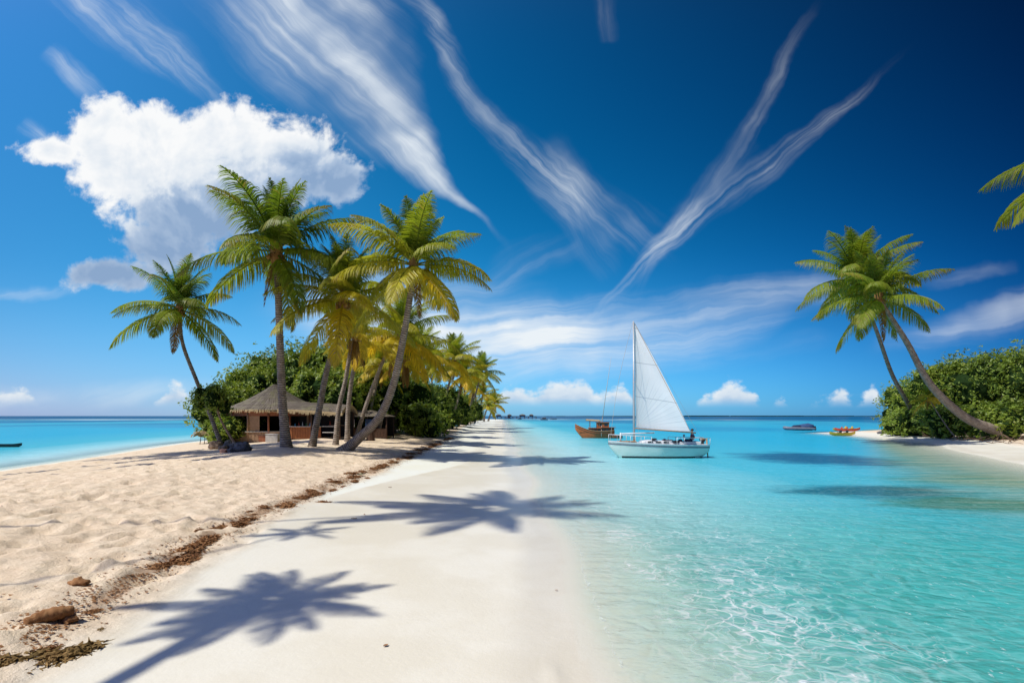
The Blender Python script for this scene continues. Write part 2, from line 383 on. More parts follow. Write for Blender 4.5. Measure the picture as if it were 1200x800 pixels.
def leafy(name, c1, c2, c3, objcol=False, trans=0.35, rough=0.45):
    m, N, b, out = mat(name)
    g = N.node('ShaderNodeNewGeometry'); r = F(N, g.outputs['Random Per Island'])
    tc = N.node('ShaderNodeTexCoord')
    if objcol:
        oi = N.node('ShaderNodeObjectInfo')
        a = N.node('ShaderNodeAttribute', attribute_name='along'); t = F(N, a.outputs['Fac'])     # 0 at the stalk, 1 at the tip
        c = N.mix(r * 0.4, oi.outputs['Color'], (0.045, 0.10, 0.012))
        c = N.mix(N.ss(t, 0.35, 1.0) * N.ss(N.noise(tc.outputs['Object'], 2.5, 3, 0.6), 0.40, 0.70) * 0.85, c, (0.36, 0.27, 0.035))
        c = N.mix(N.ss(r, 0.86, 0.95) * 0.5, c, (0.34, 0.22, 0.07))
    else:
        n = N.noise(tc.outputs['Object'], 0.55, 3, 0.6)
        c = N.mix((r * 0.55 + N.ss(n, 0.38, 0.62) * 0.6 - 0.05).clamp(), c1, c2)
        c = N.mix(N.ss(r, 0.9, 0.97) * 0.8, c, c3)
    N.put(b.inputs['Base Color'], c); b.inputs['Roughness'].default_value = rough; b.inputs['Specular IOR Level'].default_value = 0.35
    tr = N.node('ShaderNodeBsdfTranslucent')
    N.put(tr.inputs[0], N.mix(1.0, c, (1.5, 1.45, 0.7), 'MULTIPLY'))
    mx = N.node('ShaderNodeMixShader'); mx.inputs[0].default_value = trans
    N.t.links.new(b.outputs[0], mx.inputs[1]); N.t.links.new(tr.outputs[0], mx.inputs[2]); N.t.links.new(mx.outputs[0], out.inputs[0])
    return m
M['frond'] = leafy('palm_frond', 0, 0, 0, objcol=True, trans=0.5)
M['leaf_dark'] = leafy('broad_leaf', (0.075, 0.13, 0.016), (0.25, 0.34, 0.042), (0.26, 0.28, 0.06), trans=0.3)
M['leaf_mid'] = leafy('bright_leaf', (0.11, 0.18, 0.018), (0.30, 0.37, 0.045), (0.30, 0.30, 0.06), trans=0.3)
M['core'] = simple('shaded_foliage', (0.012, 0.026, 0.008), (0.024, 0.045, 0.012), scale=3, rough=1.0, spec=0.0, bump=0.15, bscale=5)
M['fibre'] = simple('palm_fibre', (0.20, 0.10, 0.035), (0.33, 0.19, 0.07), scale=14, rough=0.95, bump=0.02, stretch=(1, 1, .3), spec=.1)
M['nut'] = simple('coconut_skin', (0.22, 0.20, 0.04), (0.32, 0.16, 0.03), scale=3, rough=0.5)
M['wood'] = simple('brown_wood', (0.16, 0.065, 0.028), (0.26, 0.12, 0.055), scale=5, rough=0.65, stretch=(1, 6, 6), bump=0.01)
M['redwood'] = simple('red_wood', (0.24, 0.07, 0.028), (0.34, 0.13, 0.055), scale=4, rough=0.6, stretch=(3, 3, 1), bump=0.01)
M['orange'] = simple('orange_wood', (0.36, 0.12, 0.025), (0.22, 0.07, 0.02), scale=5, rough=0.6, stretch=(1, 4, 4))
M['tan'] = simple('tan_wood', (0.40, 0.25, 0.14), (0.28, 0.165, 0.09), scale=6, rough=0.75, stretch=(1, 1, 3), bump=0.01)
M['grey_wood'] = simple('weathered_wood', (0.20, 0.165, 0.125), (0.11, 0.085, 0.065), scale=5, rough=0.9, bump=0.03, bscale=16, spec=0.1)
M['dark_wood'] = simple('dark_wood', (0.055, 0.028, 0.016), (0.09, 0.045, 0.025), scale=7, rough=0.85)
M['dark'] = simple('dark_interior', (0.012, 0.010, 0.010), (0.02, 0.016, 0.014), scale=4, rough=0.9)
M['drift'] = simple('driftwood', (0.13, 0.085, 0.055), (0.27, 0.19, 0.12), scale=9, rough=0.95, bump=0.02, stretch=(3, 1, 3), spec=0.1)
M['weed'] = simple('dry_seaweed', (0.36, 0.19, 0.085), (0.19, 0.085, 0.035), scale=9, rough=0.95, bump=0.01, spec=0.1, c3=(0.36, 0.20, 0.09))
M['green_weed'] = simple('green_seaweed', (0.30, 0.19, 0.075), (0.15, 0.10, 0.035), scale=9, rough=0.9, bump=0.01, spec=0.1)
M['rock'] = simple('grey_rock', (0.14, 0.145, 0.15), (0.05, 0.052, 0.058), scale=5, rough=0.9, bump=0.06, bscale=9)
M['tan_rock'] = simple('tan_rock', (0.40, 0.28, 0.18), (0.24, 0.16, 0.10), scale=5, rough=0.9, bump=0.06, bscale=9)
M['pink_rock'] = simple('pink_rock', (0.52, 0.30, 0.22), (0.40, 0.21, 0.15), scale=5, rough=0.9, bump=0.06, bscale=9)
M['white'] = simple('white_gelcoat', (0.72, 0.73, 0.72), (0.64, 0.66, 0.65), scale=2, rough=0.3)
M['hullwhite'] = simple('hull_water_tint', (0.62, 0.74, 0.66), (0.54, 0.68, 0.60), scale=1.5, rough=0.35, stretch=(1, 1, 4))  # white hull, its green tint stands for light thrown up by the water
M['greyband'] = simple('grey_trim', (0.22, 0.25, 0.28), (0.16, 0.18, 0.2), rough=0.5)
M['boot'] = simple('boot_paint', (0.012, 0.02, 0.022), (0.02, 0.035, 0.035), rough=0.5)
M['teak'] = simple('teak_deck', (0.46, 0.29, 0.13), (0.36, 0.21, 0.09), scale=8, rough=0.6, stretch=(1, 8, 1))
M['alu'] = simple('mast_metal', (0.52, 0.52, 0.50), (0.44, 0.44, 0.43), rough=0.4, metal=0.3)
M['black'] = simple('black_rubber', (0.02, 0.02, 0.024), (0.03, 0.03, 0.035), rough=0.6)
M['navy'] = simple('navy_cloth', (0.02, 0.035, 0.09), (0.012, 0.02, 0.05), rough=0.85, bump=0.02)
M['red'] = simple('red_cloth', (0.38, 0.03, 0.025), (0.25, 0.02, 0.02), rough=0.85)
M['skin'] = simple('skin', (0.36, 0.19, 0.12), (0.30, 0.15, 0.09), rough=0.55)
M['hair'] = simple('dark_hair', (0.02, 0.014, 0.01), (0.03, 0.02, 0.015), rough=0.7)
M['rope'] = simple('pale_rope', (0.55, 0.50, 0.42), (0.45, 0.40, 0.33), rough=0.8)
M['yellow'] = simple('yellow_plastic', (0.62, 0.47, 0.03), (0.5, 0.36, 0.03), rough=0.45)
M['redp'] = simple('red_plastic', (0.50, 0.06, 0.03), (0.38, 0.05, 0.03), rough=0.45)
M['greenp'] = simple('green_plastic', (0.10, 0.26, 0.06), (0.06, 0.18, 0.05), rough=0.45)
M['greyp'] = simple('grey_inflatable', (0.19, 0.22, 0.26), (0.12, 0.14, 0.17), rough=0.5)
M['bluecl'] = simple('blue_canvas', (0.04, 0.09, 0.20), (0.02, 0.05, 0.12), rough=0.8, bump=0.02)
M['turq'] = simple('turquoise_cloth', (0.10, 0.35, 0.50), (0.06, 0.24, 0.38), rough=0.8)
M['whitew'] = simple('white_plaster', (0.55, 0.52, 0.46), (0.42, 0.39, 0.34), scale=4, rough=0.85)
M['olive'] = simple('olive_boards', (0.26, 0.24, 0.12), (0.36, 0.30, 0.17), scale=4, rough=0.8, stretch=(1, 1, 5))
M['glass'] = simple('window_glass', (0.02, 0.03, 0.035), (0.03, 0.045, 0.05), rough=0.08, spec=0.8)
M['straw'] = simple('straw', (0.50, 0.38, 0.20), (0.36, 0.25, 0.12), scale=10, rough=0.9, stretch=(1, 1, 8), bump=0.02)
def thatch():
    m, N, b, out = mat('thatch')
    tc = N.node('ShaderNodeTexCoord'); x, y, z = N.sep(tc.outputs['Object'])
    r = N.m('SQRT', x * x + y * y); a = N.m('ARCTAN2', y, x)
    n1 = N.noise(N.xyz(a * 40.0, z * 1.5, r * 0.6), 1.0, 5, 0.65); n2 = N.noise(tc.outputs['Object'], 1.6, 4, 0.6)
    lay = N.m('FRACT', z * 3.4 + (n2 - 0.5) * 0.6)
    c = N.mix(N.ss(n1, 0.3, 0.7), (0.085, 0.07, 0.055), (0.25, 0.215, 0.17))
    c = N.mix(N.ss(n2, 0.45, 0.7) * 0.6, c, (0.24, 0.23, 0.12))
    c = N.mix(N.ss(lay, 0.16, 0.0) * 0.6, c, (0.07, 0.055, 0.045))
    N.put(b.inputs['Base Color'], c); b.inputs['Roughness'].default_value = 1.0; b.inputs['Specular IOR Level'].default_value = 0.05
    bp = N.node('ShaderNodeBump'); bp.inputs['Distance'].default_value = 0.14; N.put(bp.inputs['Height'], n1 + lay * 0.7); N.t.links.new(bp.outputs[0], b.inputs['Normal'])
    return m
M['thatch'] = thatch()
def sailcloth():
    m, N, b, out = mat('sailcloth')
    tc = N.node('ShaderNodeTexCoord'); x, y, z = N.sep(tc.outputs['Object'])
    a = N.m('ARCTAN2', z + 0.02, x + 0.02)                 # the tack is the sail's origin: seams fan out from it
    fan = N.m('FRACT', a * 7.6); seam = N.ss((fan - 0.5).abs(), 0.455, 0.49) * N.ss(z + x, 4.6, 3.0)
    band = N.m('FRACT', (z + x * 0.18) * 0.44 + 0.1); seam2 = N.ss((band - 0.5).abs(), 0.48, 0.495)
    wr = N.ss(N.noise(N.xyz(a * 24.0, x * 0.2, z * 0.2), 1.0, 4, 0.6), 0.4, 0.75) * N.ss(z + x, 5.5, 0.5)
    base = N.mix(N.noise(tc.outputs['Object'], 0.8, 3, 0.5), (0.88, 0.89, 0.86), (0.80, 0.82, 0.80))
    c = N.mix((seam.max(seam2)) * 0.45, base, (0.25, 0.30, 0.34)); c = N.mix(wr * 0.35, c, (0.40, 0.47, 0.52))
    N.put(b.inputs['Base Color'], c); b.inputs['Roughness'].default_value = 0.7
    tr = N.node('ShaderNodeBsdfTranslucent'); N.put(tr.inputs[0], c); mx = N.node('ShaderNodeMixShader'); mx.inputs[0].default_value = 0.12
    N.t.links.new(b.outputs[0], mx.inputs[1]); N.t.links.new(tr.outputs[0], mx.inputs[2]); N.t.links.new(mx.outputs[0], out.inputs[0])
    return m
M['sail'] = sailcloth()

# ---------------------------------------------------------------- ground
def grid_mesh(name, X, Y, Z, attrs, material):
    ny, nx = X.shape
    me = bpy.data.meshes.new(name); nv = nx * ny
    me.vertices.add(nv); me.vertices.foreach_set('co', np.stack([X, Y, Z], -1).astype(np.float32).ravel())
    i = np.arange(ny - 1)[:, None] * nx + np.arange(nx - 1)[None, :]
    q = np.stack([i, i + 1, i + nx + 1, i + nx], -1).reshape(-1, 4)
    me.loops.add(q.size); me.loops.foreach_set('vertex_index', q.ravel().astype(np.int32))
    me.polygons.add(len(q)); me.polygons.foreach_set('loop_start', np.arange(0, q.size, 4, dtype=np.int32)); me.polygons.foreach_set('loop_total', np.full(len(q), 4, np.int32))
    me.polygons.foreach_set('use_smooth', np.ones(len(q), bool))
    for k, v in attrs.items():
        a = me.attributes.new(k, 'FLOAT', 'POINT'); a.data.foreach_set('value', v.astype(np.float32).ravel())
    me.materials.append(material); me.update(calc_edges=True); me.validate()
    return link(name, me)
def sheet_coords(nu, nw, w0, w1, umax):
    w = np.geomspace(w0, w1, nw); u = np.linspace(-1, 1, nu); u = umax * (0.45 * u + 0.55 * u ** 3)
    return u[None, :] * (w[:, None] + 12), np.repeat((w - 12)[:, None], nu, 1)
def sand_material():
    m, N, b, out = mat('sand')
    tc = N.node('ShaderNodeTexCoord'); P = tc.outputs['Object']
    dry = F(N, N.node('ShaderNodeAttribute', attribute_name='dry').outputs['Fac'])
    damp = F(N, N.node('ShaderNodeAttribute', attribute_name='damp').outputs['Fac'])
    n1 = N.noise(P, 0.35, 5, 0.6); n2 = N.noise(P, 3.0, 6, 0.65); n3 = N.noise(P, 70.0, 3, 0.7)
    dc = N.mix(N.ss(n2, 0.3, 0.7), (0.675, 0.54, 0.375), (0.75, 0.635, 0.465)); dc = N.mix(N.ss(n1, 0.35, 0.7) * 0.5, dc, (0.70, 0.55, 0.39))
    dc = N.mix(N.ss(n3, 0.62, 0.74) * 0.45, dc, (0.42, 0.29, 0.18))
    wc = N.mix(N.ss(n1, 0.35, 0.65), (0.73, 0.745, 0.66), (0.72, 0.725, 0.61))
    bc = N.mix(N.ss(n1, 0.4, 0.6), (0.70, 0.655, 0.52), (0.75, 0.715, 0.59))
    c = N.mix(damp, wc, bc); c = N.mix(dry, c, dc)
    c = N.mix(N.ss(n3, 0.66, 0.78) * 0.07, c, (0.36, 0.27, 0.18))
    wr = F(N, N.node('ShaderNodeAttribute', attribute_name='wrack').outputs['Fac'])
    nw = N.noise(P, 9.0, 6, 0.7)
    c = N.mix(N.ss(wr * (nw * 1.1 + n2 * 0.5) * N.ss(N.noise(P, 1.3, 3, 0.5), 0.38, 0.58), 0.42, 0.78) * 0.6, c, (0.36, 0.205, 0.11))
    N.put(b.inputs['Base Color'], c)
    N.put(b.inputs['Roughness'], (dry - damp * 0.45 + 0.75).clamp()); b.inputs['Specular IOR Level'].default_value = 0.03
    bp = N.node('ShaderNodeBump'); bp.inputs['Distance'].default_value = 0.06
    v = N.node('ShaderNodeTexVoronoi', feature='SMOOTH_F1'); N.t.links.new(P, v.inputs['Vector']); v.inputs['Scale'].default_value = 3.4
    N.put(bp.inputs['Height'], (n2 * 0.10 + N.noise(P, 14.0, 4, 0.65) * 0.07) + dry * (n2 * 1.2 + F(N, v.outputs['Distance']) * 0.9 + n3 * 0.16) + n3 * 0.012)
    N.t.links.new(bp.outputs[0], b.inputs['Normal'])
    # the strip the last wave wet: a film of water with a sheen, darker sand with fine ripple marks
    wet = F(N, N.node('ShaderNodeAttribute', attribute_name='wet').outputs['Fac'])
    g = N.node('ShaderNodeBsdfGlossy'); g.inputs['Roughness'].default_value = 0.12
    b2 = N.node('ShaderNodeBump'); b2.inputs['Distance'].default_value = 0.01; N.put(b2.inputs['Height'], n2 * 0.6 + n1); N.t.links.new(b2.outputs[0], g.inputs['Normal'])
    fr = N.node('ShaderNodeFresnel'); fr.inputs['IOR'].default_value = 1.33
    mx = N.node('ShaderNodeMixShader'); N.put(mx.inputs[0], (F(N, fr.outputs[0]) * wet * 0.35).clamp()); N.t.links.new(b.outputs[0], mx.inputs[1]); N.t.links.new(g.outputs[0], mx.inputs[2]); N.t.links.new(mx.outputs[0], out.inputs[0])
    c = N.mix(wet * 0.22, c, (0.44, 0.37, 0.26)); N.put(b.inputs['Base Color'], c)
    return m
X, Y = sheet_coords(900, 1050, 4.0, 3000.0, 2.6)
Z = height(X, Y)
dist_dry = np.minimum(shore_r(Y) - berm_x(Y) * 0 - X + berm_x(Y), X - np.interp(Y, YL, XL))      # metres behind the weed line
dry = sst(dist_dry + 0.5 * fbm(X * 1.2, Y * 1.2, 3), -0.25, 0.55) * (Y < 445)
di = poly_sd(X, Y, ISL); dry = np.maximum(dry, sst(di, 3.5, 6.0))
# footprints trodden into the dry sand, as real relief
near = (Y < 46) & (Y > 2.5) & (dry > 0.3) & (X > -36) & (X < -4)
nx_, ny_, nz_ = X[near], Y[near], Z[near].copy()
rs = np.random.RandomState(11)
for k in range(2300):
    fy = 3.5 + 38 * rs.rand() ** 1.5; fx = -5.5 - (4 + fy * 0.75) * rs.rand() ** 0.8
    r = 0.13 + 0.10 * rs.rand() + (0.12 if rs.rand() < .12 else 0); an = rs.rand() * PI; dp = 0.035 + 0.045 * rs.rand()
    sel = np.flatnonzero((np.abs(nx_ - fx) < 0.9) & (np.abs(ny_ - fy) < 0.9))
    if not len(sel): continue
    a = (nx_[sel] - fx) * math.cos(an) + (ny_[sel] - fy) * math.sin(an); c_ = -(nx_[sel] - fx) * math.sin(an) + (ny_[sel] - fy) * math.cos(an)
    q = (a / (r * 1.5)) ** 2 + (c_ / r) ** 2
    nz_[sel] += -dp * np.exp(-q * 1.6) + dp * 0.45 * np.exp(-(np.sqrt(q) - 1.35) ** 2 * 9)
nz_ += 0.05 * fbm(nx_ * 1.3, ny_ * 1.3, 4) + 0.03 * fbm(nx_ * 4.0, ny_ * 4.0, 2)
Z[near] = nz_
s_in = shore_r(Y) - X
damp = sst(s_in + 0.9 * fbm(X * 0.5, Y * 0.3, 3), 4.2, 2.6) * (1 - 0.45 * sst(Y, 25, 70))
damp = np.maximum(damp * (1 - dry), sst(di, 2.0, 0.8) * (di > -30)) * 1.0
damp = np.where(Z < 0, 0.55 * np.maximum(damp, 0.4), damp)
wet = sst(s_in + 0.5 * fbm(X * 0.6, Y * 0.35, 3), 1.1, 0.5) * (di < -8) * (Y < 430)
ridge = np.exp(-((s_in - 0.42 + 0.25 * fbm(Y * 0.5, Y * 0 + 4, 3)) / 0.055) ** 2) * sst(fbm(Y * 0.7, Y * 0 + 8, 2), -0.05, 0.12) * (1 - sst(Y, 14, 20)) * (di < -8)
Z = Z + 0.035 * ridge * (0.6 + 0.8 * fbm(X * 9, Y * 5, 2)); Z = Z + 0.006 * fbm(X * 2.2, Y * 1.1, 3) * sst(s_in, 0.5, 1.5) * (1 - dry)
M['sand'] = sand_material()
ground = grid_mesh('ground', X, Y, Z, {'dry': dry, 'damp': damp, 'wet': wet, 'wrack': np.exp(-((X - berm_x(Y) - 0.05) / (0.20 + 0.006 * np.clip(Y, 0, 60))) ** 2) * (Y > 5) * (Y < 75)}, M['sand']); prop(ground, kind='structure')

# ---------------------------------------------------------------- water
def water_material():
    m, N, b, out = mat('sea_water')
    tc = N.node('ShaderNodeTexCoord'); P = tc.outputs['Object']; x, y, z = N.sep(P)
    dep = F(N, N.node('ShaderNodeAttribute', attribute_name='depth').outputs['Fac'])
    shr = F(N, N.node('ShaderNodeAttribute', attribute_name='off').outputs['Fac'])          # metres off the main beach
    isl = F(N, N.node('ShaderNodeAttribute', attribute_name='offisland').outputs['Fac'])
    lg = N.m('LOGARITHM', y.max(1.0), 10.0)
    n1 = N.noise(N.xyz(x * 0.5, y * 0.14, 0.0), 1.0, 4, 0.6)
    n2 = N.noise(N.xyz(x * 0.02, y * 0.006, 4.0), 1.0, 5, 0.6)
    # colour of the water body, out from the beach
    near = N.ramp((shr * 0.05 + (n1 - 0.5) * 0.12).clamp(), [(0.0, (0.66, 0.76, 0.60)), (0.06, (0.38, 0.66, 0.55)), (0.12, (0.13, 0.46, 0.40)), (0.20, (0.06, 0.37, 0.335)), (0.45, (0.035, 0.35, 0.345)), (1.0, (0.025, 0.32, 0.385))])
    mid = N.ramp((shr * 0.035 + (n1 - 0.5) * 0.15).clamp(), [(0.0, (0.52, 0.74, 0.72)), (0.16, (0.30, 0.64, 0.67)), (0.40, (0.06, 0.43, 0.54)), (1.0, (0.025, 0.38, 0.56))])
    c = N.mix(N.ss(lg + (n1 - 0.5) * 0.1, 1.0, 1.5), near, mid)
    far = N.mix(N.ss(n2, 0.42, 0.58), (0.045, 0.37, 0.50), (0.02, 0.20, 0.36))
    c = N.mix(N.ss(lg + (n2 - 0.5) * 0.5, 1.9, 2.5) * N.ss(shr, 5.0, 60.0), c, far)
    c = N.mix(N.ss(lg + (n2 - 0.5) * 0.35 + N.ss(x, 60.0, 260.0) * 0.12, 2.35, 2.8), c, (0.004, 0.085, 0.20))
    # pale reef line far out
    c = N.mix(N.ss(lg, 2.50, 2.58) * N.ss(lg, 2.75, 2.64) * N.ss(n2, 0.45, 0.6) * N.ss(x, 250.0, 0.0) * 0.75, c, (0.55, 0.75, 0.78))
    # darker blue and green patches in the water colour
    def bed(cx, cy, rx, ry, amt, col=(0.006, 0.075, 0.17)):
        nonlocal c
        nn = N.noise(N.xyz(x * 0.35, y * 0.9, cx), 1.0, 5, 0.65)
        a = (x - cx) / rx; b_ = (y - cy) / ry
        k = 1.0 - N.m('SQRT', a * a + b_ * b_) + (nn - 0.5) * 1.1
        c = N.mix(N.ss(k, -0.05, 0.55) * amt, c, col)
    bed(20.0, 36.5, 5.6, 7.5, 0.9); bed(13.6, 20.6, 4.4, 2.3, 0.95, (0.006, 0.11, 0.15)); bed(15.0, 17.6, 4.0, 2.0, 0.8, (0.02, 0.14, 0.09)); bed(22.0, 24.0, 7.0, 3.0, 0.5, (0.03, 0.17, 0.10))
    bed(42, 120, 26, 28, 0.7, (0.02, 0.26, 0.44)); bed(-62, 150, 60, 30, 0.6, (0.03, 0.24, 0.45)); bed(22, 150, 26, 26, 0.45, (0.02, 0.30, 0.46))
    # green shallows under the islet, the thicket's streaky reflection painted into the colour
    gn = N.noise(N.xyz(x * 0.22, y * 1.3, 2.0), 1.0, 5, 0.65)
    gi = N.ss(isl, 15.0, 3.0) * N.ss(x - y * 0.62, -1.0, 4.0) * N.ss(y, 10.0, 18.0)
    gc = N.mix(N.ss(gn, 0.36, 0.66), (0.085, 0.22, 0.12), (0.34, 0.38, 0.22)); gc = N.mix(N.ss(isl, 6.0, 0.5), gc, (0.47, 0.45, 0.31))
    c = N.mix(gi * 0.85, c, gc)
    # caustic light net and sparkle painted white into the shallows' colour
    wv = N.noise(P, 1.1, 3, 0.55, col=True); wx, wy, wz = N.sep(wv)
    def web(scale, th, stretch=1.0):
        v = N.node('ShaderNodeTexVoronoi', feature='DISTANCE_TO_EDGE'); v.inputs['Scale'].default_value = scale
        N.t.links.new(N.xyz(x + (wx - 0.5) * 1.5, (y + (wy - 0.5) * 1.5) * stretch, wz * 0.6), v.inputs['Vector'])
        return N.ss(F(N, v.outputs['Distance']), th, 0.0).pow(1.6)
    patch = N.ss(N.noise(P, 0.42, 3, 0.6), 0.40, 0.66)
    caustic_net = (web(2.1, 0.10) * 0.75 + web(4.3, 0.12) * 0.5) * (patch * 0.85 + 0.15) * 1.15
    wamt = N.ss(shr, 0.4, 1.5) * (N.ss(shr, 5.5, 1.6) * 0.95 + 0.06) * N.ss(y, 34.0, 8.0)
    spk = N.ss(N.noise(N.xyz(x * 7.0, y * 3.4, 1.0), 1.0, 4, 0.75), 0.60, 0.70) * N.ss(shr, 12.0, 2.0) * N.ss(shr, 0.8, 2.5) * N.ss(y, 60.0, 12.0) * 0.65  # glints on the ripples, painted as white specks
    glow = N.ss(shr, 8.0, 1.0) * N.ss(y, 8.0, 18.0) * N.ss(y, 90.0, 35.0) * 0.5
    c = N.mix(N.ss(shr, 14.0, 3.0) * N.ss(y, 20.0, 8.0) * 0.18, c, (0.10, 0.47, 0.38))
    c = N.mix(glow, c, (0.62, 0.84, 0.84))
    # unevenness of the sea: paler and darker threads of light, wind ruffles
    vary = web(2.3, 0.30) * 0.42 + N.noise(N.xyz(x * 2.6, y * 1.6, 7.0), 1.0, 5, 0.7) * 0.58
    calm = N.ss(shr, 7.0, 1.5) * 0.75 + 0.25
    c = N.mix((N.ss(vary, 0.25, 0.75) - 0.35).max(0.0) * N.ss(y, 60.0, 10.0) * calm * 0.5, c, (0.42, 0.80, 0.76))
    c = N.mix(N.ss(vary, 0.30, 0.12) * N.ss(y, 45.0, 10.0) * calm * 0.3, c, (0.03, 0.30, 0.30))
    c = N.mix((caustic_net * wamt + spk).clamp(), c, (0.90, 0.95, 0.94))
    # thin lip of foam where the sea ends on the sand
    wig = (n1 - 0.5) * 0.9 + (N.noise(P, 3.0, 4, 0.6) - 0.5) * 0.30
    edge = N.ss((shr - 0.42 - wig).abs(), 0.045, 0.0) * 0.6 + N.ss((shr - 0.95 - wig * 1.6).abs(), 0.05, 0.0) * 0.35
    edge = edge * N.ss(y, 40.0, 15.0) * (N.ss(N.noise(P, 5.0, 4, 0.6), 0.35, 0.65) * 0.7 + 0.3)
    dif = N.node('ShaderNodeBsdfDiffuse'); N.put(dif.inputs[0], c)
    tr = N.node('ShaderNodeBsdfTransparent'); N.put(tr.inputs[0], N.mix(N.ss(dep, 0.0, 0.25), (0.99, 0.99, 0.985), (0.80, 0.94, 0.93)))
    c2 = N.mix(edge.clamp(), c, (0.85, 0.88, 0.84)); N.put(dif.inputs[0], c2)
    op = (1.0 - (-(dep * 5.0 + 0.14)).exp()).max((caustic_net * wamt * 0.55 + spk * 0.5)).max(edge.clamp() * 0.8) * N.ss(dep, 0.0, 0.02)
    bp = N.node('ShaderNodeBump'); bp.inputs['Distance'].default_value = 0.14
    wn = N.noise(N.xyz(x * 1.3, y * 2.4, 0.0), 1.0, 4, 0.6); wb = N.noise(N.xyz(x * 0.25, y * 0.6, 0.0), 1.0, 3, 0.5)
    N.put(bp.inputs['Height'], wn * 0.8 + wb * 1.4 - web(1.25, 0.25) * 0.10 * N.ss(y, 30.0, 10.0))
    N.t.links.new(bp.outputs[0], dif.inputs['Normal'])
    mx = N.node('ShaderNodeMixShader'); N.put(mx.inputs[0], op.clamp()); N.t.links.new(tr.outputs[0], mx.inputs[1]); N.t.links.new(dif.outputs[0], mx.inputs[2])
    gl = N.node('ShaderNodeBsdfGlossy'); gl.inputs['Roughness'].default_value = 0.07; N.t.links.new(bp.outputs[0], gl.inputs['Normal'])
    lw = N.node('ShaderNodeFresnel'); lw.inputs['IOR'].default_value = 1.33; N.t.links.new(bp.outputs[0], lw.inputs['Normal'])
    fr = (F(N, lw.outputs[0]) * 0.42).min(0.22) * N.ss(dep, 0.0, 0.03)
    mx2 = N.node('ShaderNodeMixShader'); N.put(mx2.inputs[0], fr); N.t.links.new(mx.outputs[0], mx2.inputs[1]); N.t.links.new(gl.outputs[0], mx2.inputs[2])
    N.t.links.new(mx2.outputs[0], out.inputs[0]); N.t.nodes.remove(b)
    return m
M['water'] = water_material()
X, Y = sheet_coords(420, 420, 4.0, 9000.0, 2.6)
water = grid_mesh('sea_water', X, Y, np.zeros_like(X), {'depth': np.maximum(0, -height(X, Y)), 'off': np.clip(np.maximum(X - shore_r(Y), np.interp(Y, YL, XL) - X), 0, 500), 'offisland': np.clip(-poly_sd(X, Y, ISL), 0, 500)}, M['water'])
prop(water, kind='structure')
mb = MB()
for i in range(60):
    a = 2300 + 30 * math.sin(i); x0 = 150 + i * 27; hh = 2.6 * math.sin(PI * i / 59) + 1.5 * random.Random(i).random()
    mb.box((x0, a, hh / 2 - 0.5), (30, 90, hh + 1))
mb.obj('distant_land', M['core'], kind='structure')
